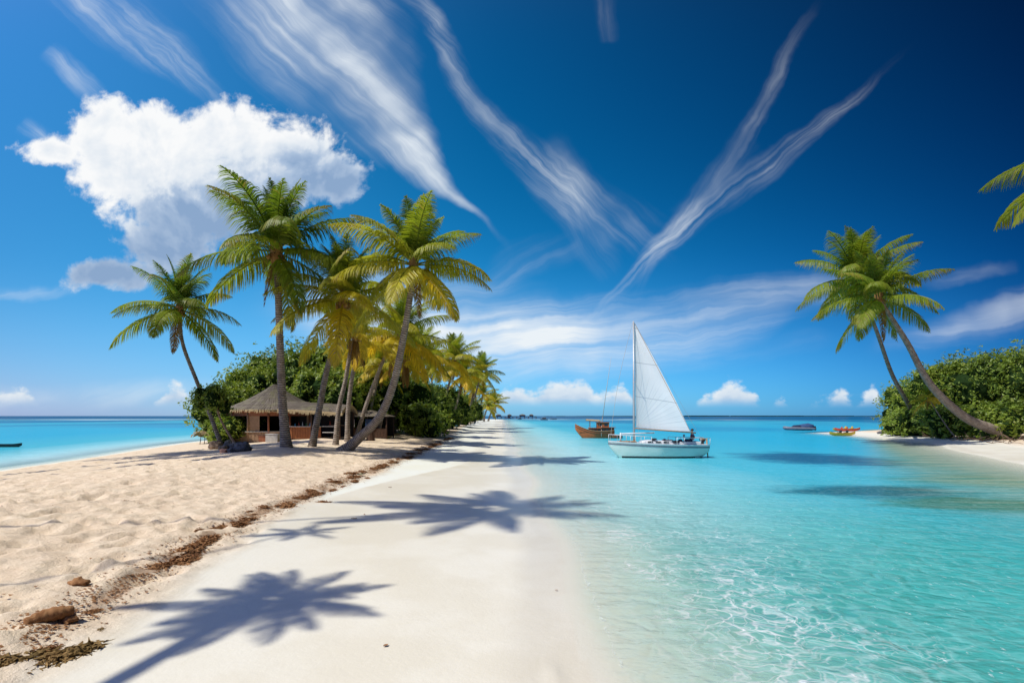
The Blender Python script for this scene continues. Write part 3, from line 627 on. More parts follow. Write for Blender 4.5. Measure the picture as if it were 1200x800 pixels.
# ---------------------------------------------------------------- palms
def attr_along(me, vals):
    a = me.attributes.new('along', 'FLOAT', 'POINT'); a.data.foreach_set('value', np.array(vals, np.float32))
def catmull(P, n):
    P = [P[0] * 2 - P[1]] + list(P) + [P[-1] * 2 - P[-2]]; out = []
    seg = len(P) - 3
    for i in range(n + 1):
        t = i / n * seg; k = min(int(t), seg - 1); f = t - k; a, b, c, d = P[k:k + 4]
        out.append(0.5 * ((2 * b) + (c - a) * f + (2 * a - 5 * b + 4 * c - d) * f * f + (3 * b - 3 * c + d - a) * f ** 3))
    return out
def frond_mesh(elev, bend, seed, n=74, width=1.0, droop=1.0, tatter=0.06):
    """one feather frond, 1 m long along its stalk, springing towards +X at the given elevation"""
    R = random.Random(seed); th = math.radians(elev); p = Vector((0, 0, 0)); pts = []; tang = []; NS = 22
    side = R.uniform(-0.18, 0.18)
    for i in range(NS + 1):
        t = i / NS; a = th - math.radians(bend) * (t ** 1.5)
        d = Vector((math.cos(a), side * t, math.sin(a))).normalized(); pts.append(p.copy()); tang.append(d); p = p + d / NS
    mb = MB(); al = []
    rad = [0.011 * (1 - 0.82 * i / NS) + 0.0012 for i in range(NS + 1)]; rad[0] = 0.022
    mb.tube(pts, rad, 4); al += [0.0 if i < 4 * 6 else 0.1 for i in range(len(mb.v))]
    twist = R.uniform(-0.25, 0.25)
    for i in range(n):
        t = 0.14 + 0.86 * (i + R.uniform(-.25, .25)) / n; t = min(max(t, 0.1), 0.995)
        k = min(int(t * NS), NS - 1); f = t * NS - k; o = pts[k].lerp(pts[k + 1], f); T = tang[k].lerp(tang[k + 1], f).normalized()
        for sd in (-1, 1):
            if R.random() < tatter: continue
            Sd = Vector((0, sd, 0)); Sd = (Sd - T * Sd.dot(T)).normalized(); U = T.cross(Sd) * (1 if sd < 0 else 1)
            U = Sd.cross(T) if Sd.cross(T).z > 0 else T.cross(Sd)
            L = (0.25 * math.sin(PI * min(1, (t * 0.80 + 0.24))) ** 0.65 + 0.045) * R.uniform(0.88, 1.12) * width
            fw = 0.35 + 0.75 * t; d = (Sd * 1.0 + T * fw + U * (0.30 + twist * sd) + Vector((R.uniform(-.1, .1), R.uniform(-.1, .1), R.uniform(-.12, .12)))).normalized()
            w = 0.0072 * R.uniform(0.8, 1.25) * (1.0 - .35 * t); W = (T - d * T.dot(d)).normalized()
            q = o.copy(); vs = []; seg = 3; dd = d.copy(); roll = R.uniform(-.5, .5)
            W = (W * math.cos(roll) + d.cross(W) * math.sin(roll))
            for j in range(seg + 1):
                ww = w * (0.7, 1.0, 0.8, 0.08)[j]; vs += [q - W * ww, q + W * ww]
                dd = (dd + Vector((0, 0, -0.50 * droop * (0.6 + 0.5 * j)))).normalized(); q = q + dd * L / seg
            mb.add(vs, [(2 * j, 2 * j + 1, 2 * j + 3, 2 * j + 2) for j in range(seg)])
            al += [min(1, 0.25 * t + 0.75 * j / seg * (0.4 + t)) for j in range(seg + 1) for _ in (0, 1)]
    me = bpy.data.meshes.new('frond'); me.from_pydata(mb.v, [], mb.f); me.materials.append(M['frond']); attr_along(me, al); me.update()
    return me
CLASSES = [(84, 20), (72, 34), (58, 48), (40, 58), (22, 62), (4, 58), (-16, 46), (-38, 32), (-76, 10)]
SHARE = [0.13, 0.32, 0.45, 0.58, 0.71, 0.84, 0.94, 1.01]
FR = {}
def frond_for(cls, v):
    key = (cls, v)
    if key not in FR:
        e, b = CLASSES[cls]; FR[key] = frond_mesh(e, b, cls * 31 + v * 7 + 3, n=100, width=(0.95, 0.9, 1, 1, 1, 1, .95, .85, .6)[cls], droop=(0.55, .7, .9, 1.1, 1.2, 1.2, 1.1, 1.0, .7)[cls], tatter=(.02, .03, .04, .06, .08, .1, .12, .2, .35)[cls])
    return FR[key]
def trunk_obj(parent, base, P, r0, r1, name='trunk', flare=1.6, rings=True, material=None, n=64, sides=12):
    C = catmull(P, n); L = 0; al = []; rad = []; acc = [0]
    for a, b in zip(C, C[1:]): acc.append(acc[-1] + (b - a).length)
    R = random.Random(int(P[0].x * 100))
    for i, l in enumerate(acc):
        t = l / acc[-1]; r = r0 + (r1 - r0) * t ** 0.8; r *= 1 + (flare - 1) * math.exp(-l / (r0 * 2.4)); r *= 1 + (0.035 if i % 2 else -0.02) * (1 if rings else 0) + R.uniform(-.015, .015)
        rad.append(r)
    mb = MB(); mb.tube([c - base for c in C], rad, sides)
    me = bpy.data.meshes.new(name); me.from_pydata(mb.v, [], mb.f); me.materials.append(material or M['bark'])
    me.polygons.foreach_set('use_smooth', [True] * len(mb.f)); attr_along(me, [acc[i // sides] for i in range(len(mb.v))]); me.update()
    link(name, me, parent); return C
def palm(label, P, R_, r0, r1, n=24, yel=0.2, seed=0, dead=2, nuts=5, top=1.0, low=1.0, name='palm_tree', group='coconut palms on the sand spit', slim=1.0, azi=None, dark=0.0, lo_cls=0, hi_cls=7):
    base = P[0].copy(); rt = empty(name, base, label=label, cat='palm tree', group=group)
    C = trunk_obj(rt, base, P, r0, r1); tip = C[-1] - base; ax = (C[-1] - C[-4]).normalized()
    RR = random.Random(seed)
    mb = MB(); mb.blob(tip + ax * 0.10, (r1 * 2.1, r1 * 2.1, r1 * 4.2), seed, n=6, amp=0.25)
    for k in range(9):
        a = k * 2.4; d = Vector((math.cos(a), math.sin(a), 0)); mb.tube([tip - ax * .1 + d * r1, tip + d * r1 * 2.6 - Vector((0, 0, .15)), tip + d * r1 * 3.0 - Vector((0, 0, .45 + .2 * RR.random()))], [.05, .04, .012], 4)
    mb.obj('crown_fibre', M['fibre'], rt, smooth=True)
    for k in range(nuts):
        a = RR.random() * 6.28; c = MB(); c.blob((0, 0, 0), (.125, .125, .15), k, n=5, amp=0.05)
        c.obj('coconut', M['nut'], rt, smooth=True, loc=tip + Vector((math.cos(a) * r1 * 2.6, math.sin(a) * r1 * 2.6, -.15 - .3 * RR.random())))
    g0 = Vector((0.17, 0.29, 0.03)); g1 = Vector((0.36, 0.42, 0.04)); gy = Vector((0.80, 0.56, 0.035)); gb = Vector((0.30, 0.15, 0.045)); gd = Vector((0.075, 0.14, 0.02))
    for i in range(n + dead):
        if i >= n: cls = 8; L = R_ * RR.uniform(0.55, 0.75)
        else:
            f = (i + 0.5) / n; cls = next(j for j in range(8) if f <= SHARE[j]); cls = max(lo_cls, min(hi_cls, cls)); L = R_ * (0.78 if cls < 2 else 0.92 if cls < 3 else 1.04) * RR.uniform(0.86, 1.08) * (top if cls < 3 else (low if cls > 5 else 1))
        o = link('frond', frond_for(cls, RR.randrange(3)), rt, tip + ax * (0.22 - 0.035 * cls))
        o.rotation_euler = (RR.uniform(-.07, .07), RR.uniform(-.07, .07), i * 2.39996 + RR.uniform(-.22, .22) + seed); o.scale = (L * 1.10,) * 3
        o.scale = (L * 1.18, L * 1.18 * slim * (1 if RR.random() < .5 else -1), L * 1.18)
        k = cls / 7
        c = g0.lerp(g1, min(1, k * 0.9 + 0.25 * RR.random())); c = c.lerp(gy, min(1, yel * (0.2 + 1.6 * k * k) * RR.uniform(0.4, 1.3))); c = c.lerp(gd, dark * (0.5 + .5 * RR.random()))
        if cls == 8: c = gb * RR.uniform(0.8, 1.2)
        o.color = (c.x, c.y, c.z, 1)
    return rt
def bpalm(label, bx, by, ctrl, R_, r0=0.2, r1=0.12, **kw):
    """base where (bx, by) meets the ground; ctrl = (px, py, metres nearer than the base)"""
    b = G(bx, by); P = [b - Vector((0, 0, 0.25))] + [at(px, py, b.y - dn) for px, py, dn in ctrl]
    P[0] = P[0] - (P[1] - P[0]).normalized() * 0.0
    return palm(label, P, R_, r0, r1, **kw)
bpalm('slim dark green palm curving left beside the sea, leftmost on the sand spit', 262, 525, [(246, 485, .3), (230, 445, .8), (214, 402, 1.2), (210, 362, 1.5)], 3.7, .15, .11, n=24, yel=.05, seed=1, dead=2, dark=.5, low=1.05)
bpalm('tall thick-trunked palm with dark green crown standing in front of the thatched hut', 336, 524, [(331, 470, .4), (328, 400, 1.0), (326, 345, 1.4), (324, 296, 1.6)], 4.7, .29, .17, n=27, yel=.06, seed=2, dead=1, dark=.6, top=1.0)
bpalm('yellow-green palm just right of the hut with a hanging golden skirt', 365, 523, [(374, 480, .2), (384, 430, .5), (396, 395, 1.4), (402, 352, 2.4)], 4.1, .22, .15, n=28, yel=.4, seed=3, dead=4, low=1.1)
bpalm('palm with brown dead fronds hanging beside the yellow-green one near the hut', 393, 521, [(397, 480, 0), (405, 445, 0), (411, 410, .3), (417, 392, .4)], 2.5, .19, .13, n=14, yel=.85, seed=4, dead=7, low=1.0)
bpalm('straight palm trunk standing close behind the leaning base of the big palm', 407, 517, [(408, 480, 0), (413, 440, 0), (421, 402, 0)], 2.6, .20, .14, n=14, yel=.7, seed=5, dead=5)
bpalm('big palm with trunk sweeping low from the sand then up to a bright crown', 400, 527, [(422, 512, .4), (445, 488, 1.4), (461, 450, 2.4), (471, 405, 3.2), (479, 358, 3.9), (485, 312, 4.3)], 4.0, .31, .15, n=27, yel=.42, seed=6, dead=1, nuts=8, top=1.0)
bpalm('slender palm leaning right behind the sweeping palm, with a broad yellow crown', 416, 514, [(428, 478, 0), (442, 440, 0), (455, 410, 0), (467, 394, 0)], 4.7, .20, .14, n=24, yel=.55, seed=7, dead=3, low=1.05)
bpalm('second slender palm rising behind the sweeping trunk with short orange skirt', 441, 513, [(452, 470, 0), (463, 440, 0), (476, 424, 0)], 3.0, .20, .14, n=16, yel=.7, seed=8, dead=6)
bpalm('shorter upright palm behind the swing with drooping yellow fronds', 462, 507, [(464, 480, 0), (470, 455, 0), (490, 415, 0)], 4.0, .21, .15, n=22, yel=.65, seed=9, dead=3)
bpalm('green-topped yellow-skirted palm where the row opens to the beach', 511, 502, [(517, 480, 0), (525, 455, 0), (532, 422, 0)], 5.2, .24, .16, n=28, yel=.75, seed=10, dead=2, low=1.1)
bpalm('leaning palm with small yellow crown behind the yellow-skirted palm', 529, 500, [(533, 482, 0), (538, 462, 0), (542, 440, 0)], 5.0, .24, .17, n=24, yel=.85, seed=11, dead=3)
bpalm('palm with dark green crown leaning towards the water near the far end', 536, 499, [(546, 484, 0), (556, 465, 0), (564, 437, 0)], 5.0, .24, .17, n=26, yel=.35, seed=12, dead=1)
bpalm('low yellow palm tucked beneath the dark-crowned leaning palm', 544, 497, [(548, 485, 0), (552, 472, 0), (556, 455, 0)], 5.0, .26, .18, n=20, yel=.8, seed=13, dead=2)
bpalm('far small palm leading the group at the end of the beach', 572, 493.2, [(574, 487, 0), (576, 482, 0), (579, 473, 0)], 7.0, .38, .25, n=22, yel=.75, seed=14, dead=0, nuts=0)
bpalm('far small palm behind the last one at the end of the beach', 567, 493.6, [(568, 487, 0), (570, 481, 0), (572, 476, 0)], 5.4, .35, .25, n=18, yel=.4, seed=15, dead=0, nuts=0)
bpalm('slim short palm between the hut bar and the sweeping trunk, with a small green crown', 428, 510, [(434, 480, 0), (440, 455, 0), (446, 428, 0)], 3.4, .17, .12, n=18, yel=.5, seed=16, dead=2)
bpalm('slim palm in the shade left of the yellow-skirted palm with a ragged crown', 488, 503, [(492, 482, 0), (498, 460, 0), (503, 432, 0)], 4.4, .2, .14, n=22, yel=.5, seed=17, dead=2)
bpalm('small palm beyond the low yellow palm near the far end', 556, 495.5, [(559, 486, 0), (563, 476, 0), (566, 463, 0)], 5.4, .26, .18, n=18, yel=.7, seed=18, dead=0, nuts=0)
# the islet on the right
bR = 'palms leaning out from the islet'
b = G(1182, 514)
palm('long grey palm sweeping low out of the islet sand up to the left', [b - Vector((0, 0, .3)) + Vector((.7, .3, 0))] + [at(px, py, b.y - dn) for px, py, dn in ((1168, 505, .3), (1130, 488, 1.2), (1090, 450, 2.2), (1062, 400, 3.0), (1030, 350, 3.6))], 5.1, .55, .17, n=22, yel=.10, seed=21, dead=1, group=bR, dark=.35)
b2 = G(1082, 508)
palm('palm leaning out over the bushes with the leftmost crown on the islet', [b2 - Vector((0, 0, .3))] + [at(px, py, b2.y - dn) for px, py, dn in ((1068, 480, 3), (1046, 440, 8), (1028, 390, 13), (1004, 328, 17))], 6.0, .28, .17, n=26, yel=.14, seed=22, dead=1, group=bR, dark=.3)
gx = 41.0
palm('palm off at the right with only frond tips reaching over the islet', [Vector((44, 30, 0.5)), Vector((39, 29, 5)), Vector((34, 28, 10.8)), Vector((29.2, 27.0, 15.4))], 4.4, .3, .17, n=26, yel=.08, seed=23, dead=1, group=bR, dark=.3)
# unseen palms beside the viewer, placed and shaped for the shadows they lay
def caster(label, sx, sy, H, R_, base, **kw):            # crown where its shadow falls round (sx, sy)
    q = H / math.tan(SUN_EL) / math.hypot(*SUN_D); tip = Vector((sx - SUN_D[0] * q, sy - SUN_D[1] * q, H)); b = Vector(base); b.z = hgt(b.x, b.y) - .2
    m1 = b.lerp(tip, .36); m1.z = b.z + (H - b.z) * .40; m2 = b.lerp(tip, .68); m2.z = b.z + (H - b.z) * .73
    palm(label, [b, m1, m2, tip], R_, group='palms beside the viewer', **kw)
caster('young palm behind the camera that shades the near sand', -3.55, 7.8, 9.2, 1.42, (-6.2, -5.0, 0), r0=.15, r1=.10, slim=.8, n=17, yel=.1, seed=31, dead=0, nuts=0, lo_cls=3, hi_cls=5)
caster('unseen slender sapling palm left of the camera, added for its small shadow', -4.7, 12.4, 12.5, .95, (-13.0, -3.0, 0), slim=.7, r0=.05, r1=.03, n=7, yel=.1, seed=36, dead=0, nuts=0, lo_cls=3, hi_cls=5)  # added out of view to lay a small frond shadow
caster('tall palm left of the camera that shades the middle sand', -0.9, 16.4, 19.0, 3.4, (-24.0, 3.0, 0), r0=.085, r1=.05, slim=.75, n=16, yel=.1, seed=33, dead=0, nuts=0, lo_cls=3, hi_cls=5)  # trunk thinned so that its own shadow stays faint
caster('tallest unseen palm far left of the camera, added to shade the sand before the hut', -13.6, 32.5, 25.5, 4.3, (-23.2, 15.0, 0), r0=.2, r1=.13, n=24, yel=.1, seed=35, dead=0, nuts=0)  # added out of view for the shade of its crown
caster('second tallest unseen palm far left, added to shade the sand left of the hut', -19.0, 35.0, 25.0, 4.6, (-24.0, 20.0, 0), r0=.2, r1=.13, n=24, yel=.1, seed=37, dead=0, nuts=0)  # likewise added, widens the crown shade on the left sand

# ---------------------------------------------------------------- broadleaf trees
def crown_mesh(seed, lobes, clumps, mat_, leaf=0.30, per=6, core=0.72, low=-0.2):
    R = np.random.RandomState(seed); lobes = np.array(lobes, float); wgt = lobes[:, 3] ** 2; wgt /= wgt.sum()
    V = []; Fc = []
    ids = R.choice(len(lobes), clumps, p=wgt); cnt = 0
    d = R.normal(size=(clumps, 3)); d[:, 2] += 0.25; d /= np.linalg.norm(d, axis=1)[:, None]
    lob = lobes[ids]; bump = 1 + 0.22 * np.sin(d[:, 0] * 6 + ids) + 0.18 * np.sin(d[:, 1] * 7 + ids * 2.1) + .14 * np.sin(d[:, 2] * 9 + ids)
    rr = lob[:, 3] * bump * (0.78 + 0.26 * R.rand(clumps) + 0.22 * R.rand(clumps) ** 8) 
    c = lob[:, :3] + d * rr[:, None]
    keep = c[:, 2] > low; c = c[keep]; d = d[keep]; m = len(c)
    cc = np.repeat(c, per, 0) + R.normal(size=(m * per, 3)) * leaf * 0.62; dn = np.repeat(d, per, 0)
    nrm = dn * 0.5 + R.normal(size=cc.shape) * 0.55 + np.array([0, 0, .5]); nrm /= np.linalg.norm(nrm, axis=1)[:, None]
    t = np.cross(nrm, R.normal(size=cc.shape)); t /= np.linalg.norm(t, axis=1)[:, None]; b = np.cross(nrm, t)
    s = leaf * (0.55 + 0.6 * R.rand(len(cc)))[:, None]
    V = np.stack([cc - t * s, cc + b * s * .42 + nrm * s * .08, cc + t * s - nrm * s * .12, cc - b * s * .42 + nrm * s * .08], 1).reshape(-1, 3)
    n = len(cc); mb = MB(); mb.cm = 1
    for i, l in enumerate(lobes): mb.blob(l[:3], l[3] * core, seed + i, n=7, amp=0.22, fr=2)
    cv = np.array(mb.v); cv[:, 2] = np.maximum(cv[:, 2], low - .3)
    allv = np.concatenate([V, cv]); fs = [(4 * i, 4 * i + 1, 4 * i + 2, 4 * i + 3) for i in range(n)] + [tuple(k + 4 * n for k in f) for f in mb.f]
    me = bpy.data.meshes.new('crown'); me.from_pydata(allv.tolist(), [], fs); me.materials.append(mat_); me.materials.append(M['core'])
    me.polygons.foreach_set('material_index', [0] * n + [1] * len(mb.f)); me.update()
    return me
def lobeset(seed, W, H, low, k=11):
    R = random.Random(seed); L = []
    for i in range(k):
        a = R.random() * 6.28; z = low + (H - low) * (i + .5) / k; f = math.sin(PI * min(1, (z / H) * .8 + .18)) ** .6
        r = W * R.uniform(0.26, 0.40); q = max(0, W * f * 0.5 * R.uniform(.5, 1.3) - r * .3)
        L.append((math.cos(a) * q, math.sin(a) * q, min(z, H - r * .9), r))
    L.append((0, 0, H * .55, W * .36)); L.append((0, 0, H - W * .30, W * .27))
    return L
TR = []
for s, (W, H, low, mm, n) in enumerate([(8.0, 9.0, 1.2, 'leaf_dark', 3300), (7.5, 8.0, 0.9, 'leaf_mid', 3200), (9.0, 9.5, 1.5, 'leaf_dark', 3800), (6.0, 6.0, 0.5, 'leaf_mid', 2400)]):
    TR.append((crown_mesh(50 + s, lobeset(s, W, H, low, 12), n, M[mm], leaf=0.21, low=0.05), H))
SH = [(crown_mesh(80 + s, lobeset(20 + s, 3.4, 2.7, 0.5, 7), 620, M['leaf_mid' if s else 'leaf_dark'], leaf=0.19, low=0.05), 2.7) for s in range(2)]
def tree(label, x, y, k, sc_=1.0, rz=0.0, name='broadleaf_tree', cat='tree', group='broadleaf trees behind the palm row', sx=1.0, tr=0.22):
    z = hgt(x, y); rt = empty(name, (x, y, z), rz, label, cat, group)
    me, H = (TR + SH)[k]
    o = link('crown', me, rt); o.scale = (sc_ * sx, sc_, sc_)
    mb = MB(); R = random.Random(int(x * 10)); Hh = H * sc_
    mb.tube([(0, 0, -.3), (.1, 0, Hh * .2), (-.1, .15, Hh * .45), (.1, 0, Hh * .7)], [tr * 1.3, tr, tr * .7, tr * .3], 8)
    for i in range(5):
        a = i * 1.3 + R.random(); q = Hh * .28
        mb.tube([(0, 0, Hh * (.15 + .06 * i)), (math.cos(a) * q * .5, math.sin(a) * q * .5, Hh * (.35 + .06 * i)), (math.cos(a) * q, math.sin(a) * q, Hh * (.5 + .06 * i))], [tr * .6, tr * .4, tr * .12], 6)
    mb.obj('trunk', M['grey_wood'], rt, smooth=True)
    return rt
def T_at(px, Y): return (px - 600) / FPX * Y
TL = [  # px, Y, kind, scale, rz, label
    (272, 54, 3, .85, 0.4, 'bright rounded tree at the left end, reaching down to the sand by the hut'),
    (298, 59, 1, .90, 2.0, 'bushy green tree rising over the left side of the thatched roof'),
    (334, 64, 2, .98, 1.1, 'dark broad tree straight behind the tip of the thatched roof'),
    (368, 60, 0, 1.05, 4.2, 'dense dark tree behind the low right end of the hut roof'),
    (392, 55, 3, 1.05, 1.9, 'lower light-green tree just over the right end of the hut roof'),
    (418, 64, 2, 1.05, 3.1, 'dark tree filling the gap behind the yellow-green palms'),
    (452, 67, 0, .86, 5.0, 'dark tree behind the sweeping palm trunk'),
    (480, 73, 2, .74, 0.9, 'dark rounded tree right of the sweeping palm trunk'),
    (500, 80, 1, .74, 2.7, 'bright green tree left of the yellow-skirted palm'),
    (510, 96, 0, .80, 1.4, 'dark tree standing behind the yellow-skirted palm'),
    (523, 116, 2, .80, 3.7, 'dark tree between the crowded palms of the far row'),
    (535, 140, 1, .92, 0.2, 'mid-green tree beneath the leaning dark-crowned palm'),
    (545, 172, 0, .95, 5.5, 'rounded tree near the far end of the row'),
    (552, 215, 2, .86, 2.2, 'low tree second from the far end of the beach'),
    (558, 262, 1, .86, 4.4, 'last tree before the far palms at the end of the beach')]
for px, Yd, k, s, rz, lab in TL: tree(lab, T_at(px, Yd), Yd, k, s, rz)
SL = [(284, 49.5, 5, .95, 0.3, 'leafy shrub against the left wall of the hut'), (268, 47.0, 5, .8, 1.7, 'small shrub beside the leaning trunk left of the hut'), (262, 51, 4, .75, 2, 'dark shrub at the seaward end of the hut'),
      (486, 60, 4, 1.2, .5, 'dark undergrowth shrub right of the swing'), (500, 63, 5, 1.25, 1.5, 'bright green shrub beneath the row opening'), (430, 60, 4, 1.1, 2.5, 'dark shrub behind the slender palms'),
      (508, 86, 4, 1.25, 3.5, 'shrub behind the base of the yellow-skirted palm'), (524, 100, 5, 1.2, .9, 'light shrub between the far palms'), (537, 124, 4, 1.3, 4.5, 'shrub at the edge of the far beach')]
for px, Yd, k, s, rz, lab in SL: tree(lab, T_at(px, Yd), Yd, k, s, rz, name='shrub', cat='shrub', group='shrubs under the trees', tr=.06)
IL = [(1075, 74, 3, 1.10, 0.5, 'leftmost round bush-like tree on the islet point'), (1102, 69, 1, 1.02, 1.5, 'bright tree behind the low-leaning islet palm'), (1135, 68, 2, 0.93, 2.5, 'tall dark tree in the middle of the islet thicket'),
      (1165, 64, 0, 0.98, 3.6, 'dark dense tree over the root of the leaning islet palm'), (1205, 63, 2, 0.98, 4.0, 'dark tree at the right edge of the islet thicket'), (1255, 60, 1, 1.0, 5.0, 'tree beyond the right edge of the islet thicket')]
for px, Yd, k, s, rz, lab in IL: tree(lab, T_at(px, Yd), Yd, k, s, rz, group='trees of the islet thicket')
IS = [(1062, 72, 5, 1.25, .3, 'low light shrub at the seaward foot of the islet thicket'), (1082, 66, 4, 1.2, 1.2, 'dark shrub at the foot of the islet thicket left of the dry sapling'), (1122, 60, 4, 1.25, 2.2, 'dark shrub right of the dry sapling'),
      (1150, 57, 5, 1.2, 3.3, 'green shrub behind the bend of the islet palm'), (1185, 56, 4, 1.3, 4.3, 'dark shrub behind the foot of the islet palm')]
for px, Yd, k, s, rz, lab in IS: tree(lab, T_at(px, Yd), Yd, k, s, rz, name='shrub', cat='shrub', group='shrubs at the foot of the islet thicket', tr=.06)
# dry sapling palm leaning on the islet, leafy sapling at the left
b = G(1122, 515)
palm('thin dry sapling with narrow yellow leaves leaning left on the islet sand', [b, at(1110, 500, b.y), at(1098, 482, b.y), at(1088, 466, b.y)], 1.9, .07, .05, n=14, yel=.9, seed=41, dead=2, nuts=0, name='sapling', group=None, top=.8)
rt = empty('leaning_sapling', G(280, 527), label='thin pale-barked sapling leaning left over the rocks by the hut', cat='sapling'); b = rt.location.copy()
trunk_obj(rt, b, [b, at(268, 508, b.y), at(258, 490, b.y), at(252, 470, b.y)], .09, .05, material=M['tan'], rings=False, n=20, sides=8)
o = link('crown', SH[1][0], rt, at(250, 482, b.y) - b); o.scale = (.55, .55, .6)
# ---------------------------------------------------------------- the thatched hut
def prism_roof(mb, ring, apex_z, n_rows=8, sag=0.35, cx=0, cy=0, top=0.03):
    rows = []
    for r in range(n_rows + 1):
        t = r / n_rows; k = 1 - t; q = k * (1 - top) + top
        z = ring[0][2] + (apex_z - ring[0][2]) * (t - sag * t * (1 - t))
        rows.append([(cx + (p[0] - cx) * q, cy + (p[1] - cy) * q, z) for p in ring])
    vs = [p for row in rows for p in row]; n = len(ring)
    mb.add(vs, [(r * n + i, r * n + (i + 1) % n, r * n + n + (i + 1) % n, r * n + n + i) for r in range(n_rows) for i in range(n)] + [tuple(n_rows * n + i for i in range(n))])
hx, hy = T_at(322, 50.0), 50.0; hz = hgt(hx, hy - 3) - 0.1
hut = empty('thatched_hut', (hx, hy, hz), label='round wooden beach hut with grey thatched roof and open front under the trees', cat='hut')
R = random.Random(4)
def ngon(r, n, z, ph=0.0): return [(r * math.cos(2 * PI * i / n + ph), r * math.sin(2 * PI * i / n + ph) * 0.86, z) for i in range(n)]
mb = MB(); rn = 48
ring = [(x * (1 + .015 * R.random()), y * (1 + .015 * R.random()), 2.78 + .05 * R.random()) for x, y, z in ngon(4.75, rn, 0)]
zs = 2.80; ring = [(x, y, zs) for x, y, z in ring]
prism_roof(mb, ring, 5.15, 9, 0.45)
roof = mb.obj('roof', M['thatch'], hut, smooth=True)
mb = MB()                                                # ragged hanging ends of the thatch
for i in range(420):
    a = 2 * PI * i / 420 + R.uniform(-.01, .01); x, y = 4.74 * math.cos(a), 4.74 * .86 * math.sin(a); L = R.uniform(.12, .30); t = Vector((-math.sin(a), math.cos(a), 0)) * .045
    o = Vector((x, y, 2.84)); e = Vector((x * 1.012, y * 1.012, 2.84 - L)); mb.add([o - t, o + t, e + t * .4, e - t * .4], [(0, 1, 2, 3)])
mb.obj('thatch_fringe', M['straw'], roof)
mb = MB(); mb.tube([Vector(p) for p in ngon(4.58, 48, 2.66)] + [Vector(ngon(4.58, 48, 2.66)[0])], .07, 6, cap=False); mb.obj('eave_beam', M['redwood'], roof)
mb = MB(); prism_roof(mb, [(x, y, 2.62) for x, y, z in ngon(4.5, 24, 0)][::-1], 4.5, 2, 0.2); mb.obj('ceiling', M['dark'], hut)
mb = MB(); mb.tube([(0, 0, -.3), (0, 0, .12)], 4.2, 20); fl = mb.obj('floor', M['dark_wood'], hut); fl.scale = (1, .86, 1)
W = ngon(3.9, 14, 0, PI / 14 + PI / 2)
for i in range(14):
    a, b = Vector(W[i]), Vector(W[(i + 1) % 14]); mid = (a + b) / 2; d = (b - a); an = math.atan2(d.y, d.x)
    front = mid.y < -1.0
    if not front:
        mb = MB()
        for k in range(8): mb.box(a.lerp(b, (k + .5) / 8) + Vector((0, 0, 1.35)), (d.length / 8 - .015, .05 + .01 * (k % 2), 2.6), rz=an)
        mb.obj('wall', M['redwood'], hut)
    else:
        mb = MB()                                         # parapet of boards with a door-high opening above
        for k in range(6): mb.box(a.lerp(b, (k + .5) / 6) + Vector((0, 0, .5)), (d.length / 6 - .012, .05 + .01 * (k % 2), 0.9), rz=an)
        mb.obj('parapet', M['tan'], hut)
        mb = MB(); mb.box(mid + Vector((0, -.02, .98)), (d.length, .16, .06), rz=an); mb.obj('rail', M['whitew'], hut)
        mb = MB(); mb.box(mid + Vector((0, 0, 2.48)), (d.length, .06, .34), rz=an); mb.obj('lintel', M['redwood'], hut)
        if i in (4, 6, 9):
            mb = MB(); mb.box(a.lerp(b, .3) + Vector((0, .06, 1.65)), (d.length * .5, .04, 1.3), rz=an); mb.obj('shutter', M['redwood' if i != 6 else 'tan'], hut)
    mb = MB(); mb.tube([a + Vector((0, 0, -.1)), a + Vector((0, 0, 2.75))], .085, 8); mb.obj('post', M['redwood' if i % 3 else 'tan'], hut, smooth=True)
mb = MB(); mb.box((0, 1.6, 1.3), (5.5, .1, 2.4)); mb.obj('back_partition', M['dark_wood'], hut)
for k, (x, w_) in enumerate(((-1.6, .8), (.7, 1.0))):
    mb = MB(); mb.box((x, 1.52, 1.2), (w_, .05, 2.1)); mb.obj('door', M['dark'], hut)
# low lean-to roof at its right side with the bar counter under it
ex, ey = T_at(374, 47.5), 47.5; ez = hgt(ex, ey) - .05
bar = empty('beach_bar', (ex, ey, ez), -0.06, 'low open bar with shaggy pale thatch joined to the right of the round hut', 'bar')
mb = MB(); w2, d2 = 2.7, 1.9
nx = 16
rows = []
for r in range(9):
    t = r / 8; zz = 2.45 + .75 * math.sin(PI * min(t, 1)) ** .9 - .10 * t; rows.append([(-w2 + 2 * w2 * i / nx, -d2 + 2 * d2 * t, zz - .30 * ((i / nx)) ** 1.5 + .03 * math.sin(i * 2.1 + r)) for i in range(nx + 1)])
mb.add([p for row in rows for p in row], [(r * (nx + 1) + i, r * (nx + 1) + i + 1, (r + 1) * (nx + 1) + i + 1, (r + 1) * (nx + 1) + i) for r in range(8) for i in range(nx)])
mb.add([(p[0], p[1], p[2] - .12) for row in rows for p in row], [(r * (nx + 1) + i, (r + 1) * (nx + 1) + i, (r + 1) * (nx + 1) + i + 1, r * (nx + 1) + i + 1) for r in range(8) for i in range(nx)])
r2 = mb.obj('roof', M['thatch'], bar, smooth=True)
mb = MB()
for i in range(150):
    x = -w2 + 2 * w2 * i / 149; z = 2.47 - .30 * ((x + w2) / (2 * w2)) ** 1.5; L = R.uniform(.15, .42)
    mb.add([(x - .04, -d2, z), (x + .04, -d2, z), (x + .015 + R.uniform(-.03, .03), -d2 - .06, z - L), (x - .015, -d2 - .06, z - L)], [(0, 1, 2, 3)])
